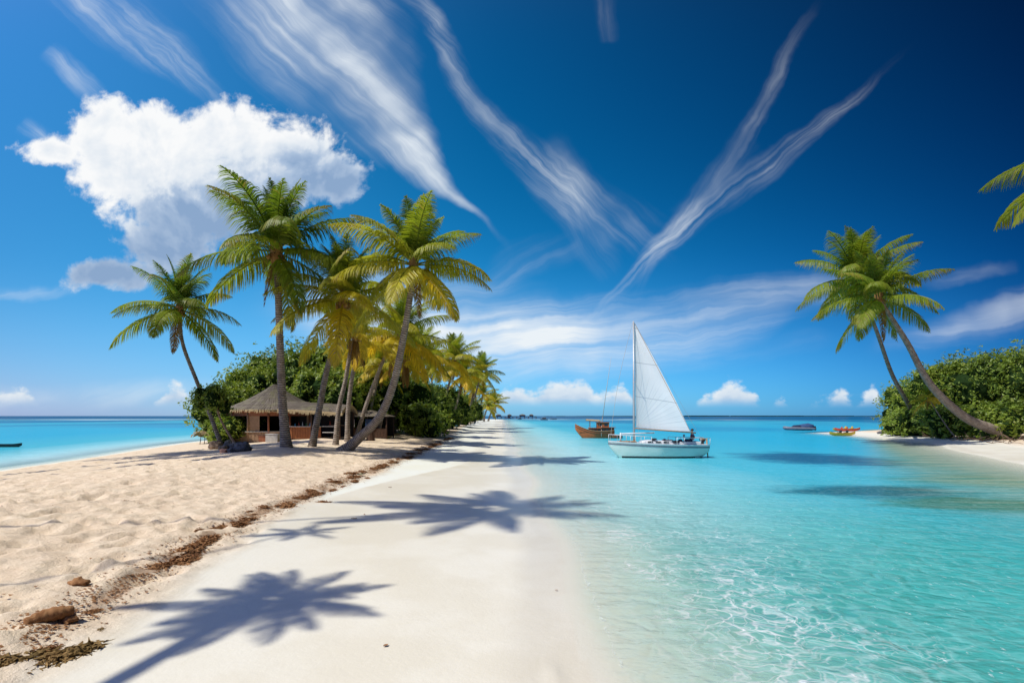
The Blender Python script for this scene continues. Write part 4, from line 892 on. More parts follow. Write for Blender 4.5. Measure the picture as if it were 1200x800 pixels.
for i in range(90):
    y = -d2 + 2 * d2 * i / 89; z = 2.2 + .7 * math.sin(PI * i / 89) ** .9; L = R.uniform(.15, .4)
    mb.add([(w2, y - .04, z), (w2, y + .04, z), (w2 + .05, y + .02, z - L), (w2 + .05, y - .02, z - L)], [(0, 1, 2, 3)])
mb.obj('thatch_fringe', M['straw'], r2)
for x, y in ((-2.4, -1.6), (0, -1.6), (2.4, -1.6), (2.4, 1.6), (-2.4, 1.6)):
    mb = MB(); mb.tube([(x, y, -.2), (x, y, 2.5)], .07, 8); mb.obj('post', M['dark_wood'], bar, smooth=True)
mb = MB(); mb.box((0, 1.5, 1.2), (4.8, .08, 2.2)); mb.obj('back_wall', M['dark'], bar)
mb = MB()
for k in range(12): mb.box((-1.9 + k * .22, -1.15, .5), (.20, .06 + .012 * (k % 2), 1.0))
ct = mb.obj('counter', M['orange'], bar); mb = MB(); mb.box((-.7, -1.15, 1.03), (2.8, .5, .06), bev=.01); mb.obj('counter_top', M['whitew'], ct)
for zz in (.55, 1.05):
    mb = MB(); mb.tube([(.9, -1.5, zz), (2.4, -1.5, zz)], .035, 6); mb.obj('railing', M['whitew'], bar)
mb = MB(); mb.box((1.4, .9, 1.1), (1.8, .3, .05)); mb.obj('shelf', M['tan'], bar)
for k in range(9):
    mb = MB(); c = M[('turq', 'redp', 'whitew', 'greenp')[k % 4]]; x = -1.6 + k * .32 + (.3 if k > 4 else 0); zb = 1.06 if k < 5 else 1.125; yy = -1.1 if k < 5 else .9; hh = .26 + .05 * (k % 3)
    if k >= 5: x = .6 + (k - 5) * .45
    mb.tube([(0, 0, 0), (0, 0, hh * .6), (0, 0, hh * .72), (0, 0, hh)], [.045, .045, .018, .018], 8)
    o = mb.obj('bottle', c, None, smooth=True); o.location = bar.matrix_basis @ Vector((x, yy, zb))
    loc_ = 'counter' if k < 5 else 'back shelf'
    prop(o, ('blue', 'red', 'white', 'green')[k % 4] + ' bottle standing on the bar ' + loc_ + (' at its right end' if k in (4, 8) else (' at its left end' if k in (0,) else ' between other bottles')), 'bottle', 'bottles in the beach bar')
# second, darker shack further along in the shade
sx_, sy_ = T_at(424, 53.0), 53.0; sz_ = hgt(sx_, sy_) - .05
sh = empty('wooden_shack', (sx_, sy_, sz_), 0, 'low red-brown open shack in deep shade behind the slender palms', 'shack')
mb = MB(); prism_roof(mb, [(-2.9, -1.8, 2.0), (2.9, -1.8, 2.0), (2.9, 1.8, 2.0), (-2.9, 1.8, 2.0)], 2.6, 4, .1, top=.35); mb.obj('roof', M['thatch'], sh)
for x, y in ((-2.7, -1.5), (-.9, -1.5), (.9, -1.5), (2.7, -1.5), (2.7, 1.5), (-2.7, 1.5)):
    mb = MB(); mb.tube([(x, y, -.2), (x, y, 2.02)], .07, 8); mb.obj('post', M['dark_wood'], sh, smooth=True)
mb = MB()
for k in range(20): mb.box((-2.6 + k * .27, -1.4, .45), (.25, .05 + .012 * (k % 2), .9))
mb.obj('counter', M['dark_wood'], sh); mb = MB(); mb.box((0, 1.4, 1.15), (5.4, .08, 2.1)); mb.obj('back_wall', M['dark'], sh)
for k, (x, c, nm) in enumerate(((-1.9, 'turq', 'turquoise'), (-.6, 'whitew', 'pale'), (1.1, 'bluecl', 'dark blue'))):
    mb = MB(); vs = []; n = 10
    for i in range(n + 1):
        for j in range(7): vs.append((x - .35 + .7 * i / n, -1.58 - .03 * math.sin(i * 1.9), 1.75 - j * .12 + .02 * math.sin(i * 2)))
    mb.add(vs, [(i * 7 + j, i * 7 + j + 1, i * 7 + 8 + j, i * 7 + 7 + j) for i in range(n) for j in range(6)])
    o = mb.obj('towel', M[c], None, smooth=True, loc=(sx_, sy_, sz_)); prop(o, nm + ' towel hanging from the eave of the dark shack', 'towel', 'towels hanging at the shack')

# ---- fence, planter wall and box in front of the hut
fx0 = G(284, 517); fnc = empty('rope_fence', fx0, label='low fence of thin posts and pale rope left of the hut', cat='fence')
for i in range(5):
    p = Vector((i * .62 - 1.2, -.25 * i * .2, 0)); p.z = hgt(fx0.x + p.x, fx0.y + p.y) - fx0.z
    mb = MB(); mb.tube([p - Vector((0, 0, .15)), p + Vector((0, 0, .95))], .035, 6); mb.obj('post', M['tan'], fnc)
for zz in (.55, .88):
    mb = MB(); mb.tube([Vector((i * .155 - 1.2, -.0125 * i, zz - .04 * math.sin(PI * (i % 4) / 4) + .02)) for i in range(17)], .018, 5); mb.obj('rope', M['rope'], fnc)
p0 = G(298, 517.5)
pw = empty('board_wall', p0, label='low wall of olive boards with white cap before the hut', cat='wall')
mb = MB()
for k in range(12): mb.box((-.95 + k * .17, 0, .28), (.16, .05 + .012 * (k % 2), .62))
mb.obj('boards', M['olive'], pw); mb = MB(); mb.box((0, 0, .62), (2.15, .12, .06)); mb.obj('cap', M['straw'], pw)
mb = MB(); mb.box((1.06, 0, .3), (.09, .1, .8)); mb.obj('post', M['straw'], pw)
p1 = G(320, 518)
bx_ = empty('storage_box', p1, label='pale grey storage box left of the thick palm trunk', cat='box'); mb = MB(); mb.box((0, 0, .3), (.95, .6, .62), bev=.02); mb.obj('body', M['whitew'], bx_); mb = MB(); mb.box((0, 0, .65), (1.0, .65, .07), bev=.02); mb.obj('lid', M['whitew'], bx_)
mb = MB(); mb.box((0, 0, .22), (.62, .5, .46), bev=.02); mb.box((0, 0, .48), (.66, .54, .05)); o = mb.obj('crate', M['redwood'], None, loc=G(309, 517.5)); prop(o, 'small red-brown crate between the board wall and the pale box', 'crate')
# small thatched stand by the left water edge
q = G(239, 520); st = empty('thatched_shelter', q, label='small crooked palm-leaf shelter on thin legs by the left shore', cat='shelter')
ww = 8.5 / FPX * q.y
for sx, bend in ((-.45, -.08), (.5, .16)):
    mb = MB(); mb.tube([(sx * ww + bend, 0, -.1), (sx * ww, 0, .45), (sx * ww - bend * .6, 0, .95)], [.035, .03, .03], 6); mb.obj('leg', M['dark_wood'], st, smooth=True)
    mb = MB(); mb.tube([(sx * ww + bend, .7, -.1), (sx * ww, .7, .45), (sx * ww - bend * .6, .7, .95)], [.035, .03, .03], 6); mb.obj('leg', M['dark_wood'], st, smooth=True)
mb = MB(); R = random.Random(3); n = 0
vs = []
for i in range(13):
    for j in range(7): x = -1.25 * ww + 2.5 * ww * i / 12; y = -.5 + 1.7 * j / 6; vs.append((x, y, .98 + .32 * (1 - (x / (1.25 * ww)) ** 2) - .18 * abs(j - 3) / 3 + .05 * math.sin(i * 3 + j) - (.22 if i < 2 else 0)))
mb.add(vs, [(i * 7 + j, (i + 1) * 7 + j, (i + 1) * 7 + j + 1, i * 7 + j + 1) for i in range(12) for j in range(6)]); cn = mb.obj('canopy', M['olive'], st)
mb = MB()
for i in range(160):
    x = R.uniform(-1.3, 1.25) * ww; y = R.choice((-.5, -.5, 1.2)) + R.uniform(-.05, .05); z = 1.0 + .20 * (1 - (x / (1.3 * ww)) ** 2) - (.15 if x < -1.0 * ww else 0); L = R.uniform(.15, .4)
    mb.add([(x - .025, y, z), (x + .025, y, z), (x + R.uniform(-.12, .06), y - .08, z - L)], [(0, 1, 2)])
mb.obj('leaf_fringe', M['straw'], cn)
# rocks at the foot of the leaning palm
for k, (px, py, r, m_, lab) in enumerate([(252, 526, .42, 'tan_rock', 'rounded tan rock under the leaning palm, leftmost of the rocks'), (262, 527, .26, 'tan_rock', 'smaller tan rock against the palm foot'), (268, 526, .34, 'rock', 'upright grey rock right of the leaning palm foot'),
        (277, 528, .40, 'rock', 'dark grey rock in the middle of the rock pile by the palm'), (284, 529, .44, 'rock', 'largest dark rock at the right end of the pile'), (272, 530, .24, 'rock', 'small dark rock at the front of the pile'), (262, 530.5, .20, 'pink_rock', 'small pinkish rock at the front left of the pile')]):
    g_ = G(px, py); mb = MB(); mb.blob((0, 0, r * .45), (r * 1.1, r * .9, r * (1.15 if k == 2 else .75)), 60 + k, n=10, amp=.32, fr=2.4); o = mb.obj('rock', M[m_], None, smooth=True, loc=g_); prop(o, lab, 'rock', 'rocks at the foot of the leaning palm')
# swing hanging from the shaded branches, loungers, stumps
g_ = G(469, 503); sw = empty('rope_swing', g_, label='dark wooden swing seat on pale ropes in front of the dark trees', cat='swing')
for sx in (-.28, .28):
    mb = MB(); mb.tube([(sx, 0, .52), (sx * .6, 0, 3.6)], .022, 5); mb.obj('rope', M['rope'], sw)
mb = MB(); mb.box((0, 0, .5), (.75, .28, .05)); mb.obj('seat', M['bluecl'], sw)
mb = MB(); mb.tube([(-.9, 0, 3.6), (.9, 0, 3.65)], .06, 8)
for sx in (-.9, .9): mb.tube([(sx, 0, -.2), (sx, 0, 3.7)], .06, 8)
mb.obj('frame', M['dark_wood'], sw, smooth=True)
def lounger(px, py, lab, c, rz=0.3):
    g_ = G(px, py); rt = empty('beach_lounger', g_, rz, lab, 'lounger', 'loungers in the shade')
    mb = MB(); mb.box((0, 0, .32), (1.9, .62, .07), bev=.01); mb.obj('bed', M[c], rt)
    mb = MB(); mb.box((.82, 0, .58), (.07, .6, .75), ry=.75); mb.obj('backrest', M[c], rt)
    for x in (-.8, .5):
        for y in (-.25, .25): mb = MB(); mb.box((x, y, .14), (.06, .06, .34)); mb.obj('leg', M['white'], rt)
lounger(475, 507, 'dark blue lounger in the shade right of the swing', 'bluecl', .1)
lounger(497, 504, 'dark lounger in the shade below the bright shrub', 'navy', .2)
lounger(531, 501, 'light blue lounger between the leaning far palms', 'turq', .5)
lounger(553, 498, 'light blue lounger nearest the far end of the beach', 'turq', .3)
for k, (px, py, h_, lab) in enumerate([(521, 508, 1.1, 'broken dark palm stump with ragged top, nearest the water'), (527, 503, .8, 'short wide stump just behind the ragged one'), (434, 516, .9, 'dark stump behind the sweeping palm trunk')]):
    g_ = G(px, py); mb = MB(); R = random.Random(k)
    mb.tube([(0, 0, -.2), (.03, 0, h_ * .5), (0, 0, h_)], [.42, .3, .27], 10, cap=True)
    for a in range(7): mb.tube([(.2 * math.cos(a), .2 * math.sin(a), h_ - .05), (.22 * math.cos(a), .2 * math.sin(a), h_ + R.uniform(.05, .3))], [.09, .02], 5)
    o = mb.obj('stump', M['dark_wood' if k != 1 else 'grey_wood'], None, smooth=False, loc=g_); prop(o, lab, 'stump', 'old stumps among the palms')

# ---------------------------------------------------------------- boats
def hull_mesh(L, beam, sheer, keel, sections, name='hull', steps=28, sec=10, rake=0.0, tran=0.7, bulge=2.2, bowfull=0.55):
    """hull along x: bow at 0, stern at L; sheer(t), keel(t) heights; returns MB and the gunwale line"""
    mb = MB(); rows = []; gun = []
    for i in range(steps + 1):
        t = i / steps; b = beam / 2 * (min(1, (t / .5)) ** bowfull if t < .5 else 1) * (1 if t < .5 else 1 - (1 - tran) * ((t - .5) / .5) ** 2)
        if t == 0: b = .012
        zs_, zk = sheer(t), keel(t); xs_ = L * t
        row = []
        for j in range(2 * sec + 1):
            s_ = -1 + j / sec; a = abs(s_); y = b * math.copysign(a ** .55, s_) if a > 0 else 0; zz = zk + (zs_ - zk) * a ** bulge
            row.append((xs_ + rake * (zs_ - zz) * max(0, 1 - t * 3), y, zz))
        rows.append(row); gun.append((xs_, b, zs_))
    n = 2 * sec + 1
    mb.add([p for r in rows for p in r], [(i * n + j, i * n + j + 1, i * n + n + j + 1, i * n + n + j) for i in range(steps) for j in range(n - 1)] + [tuple(steps * n + j for j in range(n))])
    return mb, gun
def clip_hull(mb, zlo, zhi, grow):
    out = MB()
    v = [(p[0], p[1] * grow, p[2]) for p in mb.v]
    for f in mb.f:
        if len(f) == 4 and all(zlo <= v[i][2] <= zhi for i in f): out.add([v[i] for i in f], [(0, 1, 2, 3)])
    return out
# white sailing boat
YB = HCAM * FPX / 49.0
L = 116 / FPX * YB
sb = empty('sailing_boat', (T_at(713, YB), YB, 0), 0.03, 'white sailing boat with raised white mainsail on the turquoise water', 'sailing boat')
sheer = lambda t: 1.10 - .42 * t + .18 * t * t
keel = lambda t: -.42 * math.sin(PI * min(1, t * .92 + .04)) ** .7 + (.95 * (1 - t / .17) ** 1.5 if t < .17 else 0) + (.42 * ((t - .8) / .2) ** 1.5 if t > .8 else 0)
hm, gun = hull_mesh(L, 2.1, sheer, keel, None, steps=40, sec=14, tran=.62)
hull = hm.obj('hull', M['hullwhite'], sb, smooth=True)
def strip(f0, f1, zfun, h_, off, m_, nm, par):
    mb = MB()
    for sd in (-1, 1):
        vs = []
        idx = [i for i in range(41) if f0 <= i / 40 <= f1]
        for i in idx:
            x, b, zs_ = gun[i]; t = i / 40; zt = zfun(t); zk = keel(t)
            def yat(z): a = max(0, min(1, (z - zk) / (zs_ - zk))) ** (1 / 2.2); return b * a ** .55 + off
            for z in (zt, zt - h_): vs.append((x - (.02 if i == 0 else 0), sd * yat(z), z))
        mb.add(vs, [(2 * k, 2 * k + 1, 2 * k + 3, 2 * k + 2) for k in range(len(idx) - 1)])
    return mb.obj(nm, m_, par)
strip(0, 1, lambda t: sheer(t) - .10, .10, .012, M['greyband'], 'rubbing_strake', hull)
strip(0, 1, lambda t: sheer(t) + .03, .07, .015, M['white'], 'toe_rail', hull)
strip(.12, .97, lambda t: .13 - .02 * t, .20, .012, M['boot'], 'boot_stripe', hull)
mb = MB(); idx = list(range(41)); vs = []
for i in idx:
    x, b, zs_ = gun[i]
    for s_ in (-1, -.5, 0, .5, 1): vs.append((x, s_ * b, zs_ + .05 * (1 - s_ * s_) - .01))
mb.add(vs, [(i * 5 + j, i * 5 + j + 1, i * 5 + 6 + j, i * 5 + 5 + j) for i in range(40) for j in range(4)]); mb.obj('deck', M['white'], sb, smooth=True)
mb = MB(); mb.box((L * .19, 0, sheer(.19) + .06), (1.1, .8, .05), bev=.01); mb.obj('foredeck_panel', M['teak'], sb)
# cabin trunk with rounded front
def cabin(x0, x1, w, z0, h_, m_, par, nm='cabin'):
    mb = MB(); st_ = [(x0, .55, .05), (x0 + .25, .85, .75), (x0 + .6, 1, 1), (x1 - .2, .98, .95), (x1, .9, .9)]; vs = []
    for x, kw, kh in st_:
        for s_, zf in ((-1, 0), (-.96, .75), (-.72, 1), (0, 1.10), (.72, 1), (.96, .75), (1, 0)): vs.append((x, s_ * w * kw / 2, z0(x / L) - .02 + h_ * kh * zf))
    mb.add(vs, [(i * 7 + j, i * 7 + j + 1, i * 7 + 8 + j, i * 7 + 7 + j) for i in range(len(st_) - 1) for j in range(6)] + [tuple(28 + j for j in range(7))]); return mb.obj(nm, m_, par, smooth=False)
cb = cabin(L * .30, L * .66, 1.25, sheer, .24, M['white'], sb)
for x in (.40, .48, .56):
    for sd in (-1, 1): mb = MB(); mb.box((L * x, sd * .625, sheer(x) + .12), (.34, .03, .09), bev=.008); mb.obj('window', M['glass'], cb)
mb = MB(); mb.box((L * .60, 0, sheer(.6) + .27), (.6, .6, .05), bev=.015); mb.obj('hatch', M['greyband'], cb)
mb = MB(); mb.box((L * .80, 0, sheer(.8) + .10), (1.5, 1.15, .20), bev=.03); ck = mb.obj('cockpit_coaming', M['white'], sb)
mb = MB(); mb.box((L * .80, 0, sheer(.8) + .213), (1.3, .85, .02)); mb.obj('cockpit_sole', M['greyp'], ck)
mx_ = (743.5 - 713) / FPX * YB; mtop = (537 - 377) / FPX * YB
mb = MB(); mb.tube([(mx_, 0, .6), (mx_ - .02, 0, 3), (mx_ - .06, 0, mtop)], [.065, .06, .04], 10); mast = mb.obj('mast', M['alu'], sb, smooth=True)
mb = MB(); mb.tube([(mx_, -.42, mtop * .55), (mx_, .42, mtop * .55)], .02, 6); mb.obj('spreader', M['alu'], mast)
tz = (537 - 501) / FPX * YB; cxw = (805 - 713) / FPX * YB; cz = (537 - 505.5) / FPX * YB
bl = (cxw + .12 - mx_) * 1.06; mb = MB(); mb.tube([(mx_ + .05, 0, tz - .09), (mx_ + bl * math.cos(.40) * 1.02, -bl * math.sin(.40) * 1.02, cz - .10)], .045, 8); boom = mb.obj('boom', M['tan'], sb, smooth=True)
mb = MB(); NN = 26; vs = []; tack = Vector((mx_ + .10, 0, tz)); head = Vector((mx_ + .0, 0, mtop - .12)); clew = Vector((cxw, 0, cz))
for i in range(NN + 1):
    t = i / NN; a = tack.lerp(head, t); roach = .0
    c_ = clew.lerp(head, t) + Vector((.10 * math.sin(PI * t), 0, 0))
    for j in range(NN + 1):
        s_ = j / NN; p = a.lerp(c_, s_); wdt = (c_ - a).length; p = p + Vector((0, .10 * wdt * math.sin(PI * s_ ** .8) + .015 * math.sin(14 * t + 9 * s_), .0 - .05 * math.sin(PI * s_) * (1 - t)))
        vs.append(p - tack)
mb.add(vs, [(i * (NN + 1) + j, i * (NN + 1) + j + 1, (i + 1) * (NN + 1) + j + 1, (i + 1) * (NN + 1) + j) for i in range(NN) for j in range(NN)])
sl_ = mb.obj('mainsail', M['sail'], sb, smooth=True, loc=tack); sl_.rotation_euler = (0, 0, -.40); sl_.scale = (1.02, 1, 1)
mb = MB(); mb.tube([clew - tack, head - tack + Vector((.02, 0, 0))], .012, 5); mb.obj('leech_cord', M['tan'], sl_)
for nm, pts, r in (('forestay', [(.08, 0, sheer(0)), (mx_ - .06, 0, mtop - .05)], .010), ('backstay', [(L - .1, 0, sheer(1)), (mx_ - .05, 0, mtop - .02)], .006)):
    if nm == 'forestay':
        pts = [(.12, 0, sheer(0) + .05)] + [tuple(Vector((.12, 0, sheer(0) + .05)).lerp(Vector((mx_ - .1, 0, mtop - .1)), k / 6) + Vector((-.20 * math.sin(PI * k / 6), 0, 0))) for k in range(1, 7)]
    mb = MB(); mb.tube(pts, r, 5); mb.obj(nm, M['rope'], sb)
for sd in (-1, 1):
    mb = MB(); mb.tube([(mx_ + .1, sd * .92, sheer(.27)), (mx_, sd * .42, mtop * .55), (mx_ - .05, 0, mtop - .3)], .006, 4); mb.obj('shroud', M['alu'], sb)
# rails at the bow and stern
for xs_, xe in ((.02, .40), (.66, 1.0)):
    for sd in (-1, 1):
        pr = []; mb = MB()
        for k in range(5):
            t = xs_ + (xe - xs_) * k / 4; i = int(t * 40); x, b, zs_ = gun[i]; hh = .46; mb.tube([(x + .02, sd * b * .93, zs_), (x + .02, sd * b * .93, zs_ + hh)], .016, 6); pr.append((x + .02, sd * b * .93, zs_ + hh))
        mb.tube(pr, .016, 6); mb.obj('guard_rail', M['white'], sb, smooth=True)
mb = MB(); mb.tube([(L * .12, -.1, sheer(.12)), (L * .12, -.1, sheer(.12) + .62)], .05, 8); mb.tube([(L * .12, -.1, sheer(.12) + .55), (L * .46, -.2, sheer(.46) + .72)], .045, 8); mb.obj('spare_pole', M['white'], sb, smooth=True)
for k, (x, y, z, d) in enumerate([(.44, -.5, .30, (.35, .3, .16)), (.54, -.62, .30, (.2, .15, .15)), (.66, -.55, .18, (.5, .25, .16)), (.71, -.45, .26, (.3, .2, .2))]):
    mb = MB(); mb.blob((0, 0, 0), (d[0] / 2, d[1] / 2, d[2] / 2), k, n=7, amp=.25); o = mb.obj('gear_bag', M['navy' if k % 2 else 'black'], None, smooth=True, loc=sb.matrix_basis @ Vector((L * x, y, sheer(x) + z)))
    prop(o, ('dark bag lying on the cabin top near the mast', 'small navy bundle on the cabin top amidships', 'long dark sail bag beside the cockpit', 'navy bundle at the front of the cockpit')[k], 'bag', 'bags and bundles on the sailing boat')
mb = MB(); mb.tube([(L * .76, -.2, sheer(.76) + .2), (L * .76, -.2, sheer(.76) + .55)], [.03, .03], 8); mb.blob((L * .76, -.2, sheer(.76) + .60), .075, 2, n=6, amp=.05); mb.obj('winch_post', M['greyband'], sb, smooth=True)
mb = MB(); mb.tube([(L * .93, -.1, sheer(.93) + .38), (L + .05, 0, sheer(1) + .35)], .03, 6); mb.tube([(L + .02, 0, sheer(1) + .4), (L + .12, 0, -.25)], [.05, .04], 6); mb.obj('tiller', M['teak'], sb, smooth=True)
mb = MB(); mb.tube([(L * .97, .62, sheer(1) + .35), (L * 1.02, .62, sheer(1) + .3)], [.13, .13], 8); mb.box((L * .995, .62, sheer(1) + .1), (.18, .16, .5), bev=.03); mb.obj('outboard_motor', M['black'], sb, smooth=False)
# the sailor, seated at the stern facing forward
def skin_body(name, joints, edges, root, material, parent, sub=2, smooth=True):
    me = bpy.data.meshes.new(name); me.from_pydata([j[0] for j in joints], edges, []); o = bpy.data.objects.new(name, me); COL.objects.link(o)
    md = o.modifiers.new('skin', 'SKIN')
    for i, j in enumerate(joints):
        r = j[1]; me.skin_vertices[0].data[i].radius = (r, r) if not isinstance(r, tuple) else r; me.skin_vertices[0].data[i].use_root = (i == root)
    md.use_smooth_shade = True; ms = o.modifiers.new('sub', 'SUBSURF'); ms.levels = sub; ms.render_levels = sub
    me.materials.append(material); o.parent = parent; return o
sl_pos = sb.matrix_basis @ Vector((L * .845, -.28, sheer(.845) + .20))
pe = empty('person', sl_pos, 0.0, 'person in dark clothes and red vest sitting at the stern of the sailing boat', 'person')
J = [((0, 0, .10), .13), ((0, 0, .30), .125), ((-.02, 0, .48), .135), ((-.03, 0, .56), .06), ((-.05, 0, .63), .05), ((-.06, 0, .74), .085),
     ((-.02, -.17, .50), .055), ((-.06, -.24, .30), .043), ((-.26, -.20, .24), .034), ((-.35, -.18, .25), .03),
     ((-.02, .17, .50), .055), ((-.04, .26, .30), .043), ((.16, .22, .24), .034), ((.26, .20, .25), .03),
     ((-.14, -.10, .09), .085), ((-.44, -.13, .14), .06), ((-.50, -.13, -.16), .045), ((-.60, -.13, -.19), .04),
     ((-.14, .10, .09), .085), ((-.44, .13, .14), .06), ((-.50, .13, -.16), .045), ((-.60, .13, -.19), .04)]
E = [(0, 1), (1, 2), (2, 3), (3, 4), (4, 5), (2, 6), (6, 7), (7, 8), (8, 9), (2, 10), (10, 11), (11, 12), (12, 13), (0, 14), (14, 15), (15, 16), (16, 17), (0, 18), (18, 19), (19, 20), (20, 21)]
body = skin_body('body', J, E, 0, M['skin'], pe)
shirt = skin_body('shirt', [(J[0][0], .14), (J[1][0], .142), (J[2][0], .15), (J[6][0], .068), (J[7][0], .056), (J[10][0], .068), (J[11][0], .056)], [(0, 1), (1, 2), (2, 3), (3, 4), (2, 5), (5, 6)], 0, M['navy'], pe)
vest = skin_body('vest', [((-.01, 0, .20), .152), ((-.01, 0, .34), .158), ((-.02, 0, .47), .150)], [(0, 1), (1, 2)], 0, M['red'], pe)
trous = skin_body('trousers', [((0, 0, .08), .145), (J[14][0], .098), (J[15][0], .072), ((-.49, -.13, -.06), .056), (J[18][0], .098), (J[19][0], .072), ((-.49, .13, -.06), .056)], [(0, 1), (1, 2), (2, 3), (0, 4), (4, 5), (5, 6)], 0, M['navy'], pe)
mb = MB(); mb.blob((-.035, 0, .785), (.105, .088, .085), 1, n=8, amp=.05); mb.obj('hair', M['hair'], pe, smooth=True)
mb = MB(); mb.blob((-.145, 0, .735), (.018, .014, .022), 1, n=5, amp=.0); mb.obj('nose', M['skin'], pe, smooth=True)
for sd in (-1, 1):
    mb = MB(); mb.blob((-.133, sd * .03, .757), .009, 1, n=5, amp=0); mb.obj('eye', M['black'], pe, smooth=True)
    mb = MB(); mb.blob((-.055, sd * .088, .745), (.016, .008, .026), 1, n=5, amp=0); mb.obj('ear', M['skin'], pe, smooth=True)
    hb = Vector(J[9 if sd < 0 else 13][0])
    mb = MB(); fx_ = -1 if sd < 0 else 1
    mb.blob(hb + Vector((fx_ * .035, 0, 0)), (.045, .036, .018), 1, n=6, amp=0)
    for k in range(4): q = hb + Vector((fx_ * .07, (-.027 + .018 * k), 0)); mb.tube([q, q + Vector((fx_ * (.035 - .004 * abs(k - 1.4)), 0, -.008)), q + Vector((fx_ * .045, 0, -.035))], [.009, .008, .006], 6)
    q = hb + Vector((fx_ * .03, .035, 0)); mb.tube([q, q + Vector((fx_ * .02, .018, -.01)), q + Vector((fx_ * .045, .02, -.02))], [.010, .009, .007], 6)
    mb.obj('hand', M['skin'], pe, smooth=True)

# old wooden boat with canopy
M['boatwood'] = simple('red_brown_boat_paint', (0.55, 0.15, 0.04), (0.34, 0.085, 0.025), scale=4, rough=0.5, stretch=(1, 1, 6), c3=(0.42, 0.22, 0.08))
YW = HCAM * FPX / 26.0; LW = 45 / FPX * YW
wb = empty('wooden_boat', (T_at(674, YW), YW, 0), -0.05, 'old brown wooden boat with raised prow and straw awning moored beside the sailing boat', 'boat')
shw = lambda t: 1.12 * (1 - t) ** 2.6 + .66 + .34 * t ** 2
kew = lambda t: -.35 + 1.45 * max(0, 1 - t / .30) ** 1.5 + .3 * max(0, (t - .85) / .15)
hm, gun = hull_mesh(LW, 1.75, shw, kew, None, steps=30, sec=9, tran=.85); hu = hm.obj('hull', M['boatwood'], wb, smooth=True)
for dz in (.0, .26):
    mb = MB()
    for sd in (-1, 1): mb.tube([(x - .02, sd * (b + .025) * (1 - dz * .25), z - dz) for x, b, z in gun], .04, 5)
    mb.obj('gunwale' if dz == 0 else 'rubbing_strake', M['redwood' if dz else 'tan'], hu, smooth=True)
mb = MB(); vs = []
for x, b, z in gun[3:]: vs += [(x, -b * .96, min(z - .12, .75)), (x, b * .96, min(z - .12, .75))]
mb.add(vs, [(2 * i, 2 * i + 1, 2 * i + 3, 2 * i + 2) for i in range(len(gun) - 4)]); mb.obj('deck', M['dark_wood'], wb)
def wcab(x0, x1, z0, z1, w, m1, nwin, nm):
    mb = MB()
    n = int((x1 - x0) / .16)
    for sd in (-1, 1):
        for k in range(n): mb.box((x0 + (x1 - x0) * (k + .5) / n, sd * w / 2, (z0 + z1) / 2), ((x1 - x0) / n - .01, .04 + .01 * (k % 2), z1 - z0))
    for x in (x0, x1): mb.box((x, 0, (z0 + z1) / 2), (.05, w, z1 - z0))
    c_ = mb.obj(nm, m1, wb)
    mb = MB(); mb.box(((x0 + x1) / 2, 0, z1 + .04), (x1 - x0 + .22, w + .24, .07), bev=.02); mb.obj('roof', M['redwood'], c_)
    for k in range(nwin):
        for sd in (-1, 1): mb = MB(); mb.box((x0 + (x1 - x0) * (k + .5) / nwin, sd * (w / 2 + .02), z0 + (z1 - z0) * .6), ((x1 - x0) / nwin * .6, .03, (z1 - z0) * .45)); mb.obj('window', M['glass'], c_)
wcab(LW * .36, LW * .66, .70, 1.22, 1.25, M['redwood'], 3, 'fore_cabin')
wcab(LW * .56, LW * .86, 1.28, 1.95, 1.05, M['boatwood'], 2, 'wheelhouse')
mb = MB(); mb.box((LW * .82, 0, .98), (LW * .34, 1.45, .62)); ac = mb.obj('aft_cabin', M['dark_wood'], wb)
mb = MB(); mb.box((LW * .84, 0, 1.33), (LW * .38, 1.6, .07), bev=.02); mb.obj('roof', M['wood'], ac)
for k in range(3): mb = MB(); mb.box((LW * (.72 + .09 * k), -.735, 1.0), (.26, .03, .30)); mb.obj('window', M['glass'], ac)
mb = MB(); vs = []
for i in range(9):
    for j in range(5): vs.append((LW * (.28 + .36 * i / 8), -.6 + .3 * j, 2.38 - .07 * abs(j - 2) - .10 * i / 8 + .015 * math.sin(i * 2.3)))
mb.add(vs, [(i * 5 + j, i * 5 + j + 1, i * 5 + 6 + j, i * 5 + 5 + j) for i in range(8) for j in range(4)]); mb.add([(p[0], p[1], p[2] - .06) for p in vs], [(i * 5 + j, i * 5 + 5 + j, i * 5 + 6 + j, i * 5 + 1 + j) for i in range(8) for j in range(4)])
mb.tube([(LW * .27, -.6, 2.22), (LW * .66, -.6, 2.12)], .05, 6); cn = mb.obj('awning', M['straw'], wb)
for x in (.38, .62):
    for y in (-.55, .55): mb = MB(); mb.tube([(LW * x, y, .75), (LW * x, y, 2.28)], .03, 6); mb.obj('awning_post', M['tan'], wb)
mb = MB(); mb.tube([(LW * .66, -.2, .8), (LW * .78, -.15, 5.2), (LW * .93, -.1, 10.2)], [.05, .035, .012], 6); mb.obj('mast_pole', M['rope'], wb, smooth=True)
mb = MB(); mb.tube([(LW * .66, -.9, .2), (LW * .66, -.8, .8), (LW * .70, -.2, 2.6)], [.035, .035, .02], 6); mb.obj('mooring_rope', M['rope'], wb, smooth=True)
# small dinghy astern of it
hd, gd = hull_mesh(1.3, .65, lambda t: .34 + .08 * (1 - t), lambda t: -.06 + .2 * max(0, 1 - t / .2), None, steps=14, sec=6, tran=.8)
dg = empty('dinghy', (T_at(715, YW), YW - 1.2, 0), .1, 'tiny brown dinghy floating at the stern of the old wooden boat', 'dinghy'); hd.obj('hull', M['wood'], dg, smooth=True)
mb = MB(); mb.box((.6, 0, .28), (.5, .5, .2), bev=.04); mb.obj('bundle', M['redp'], dg)
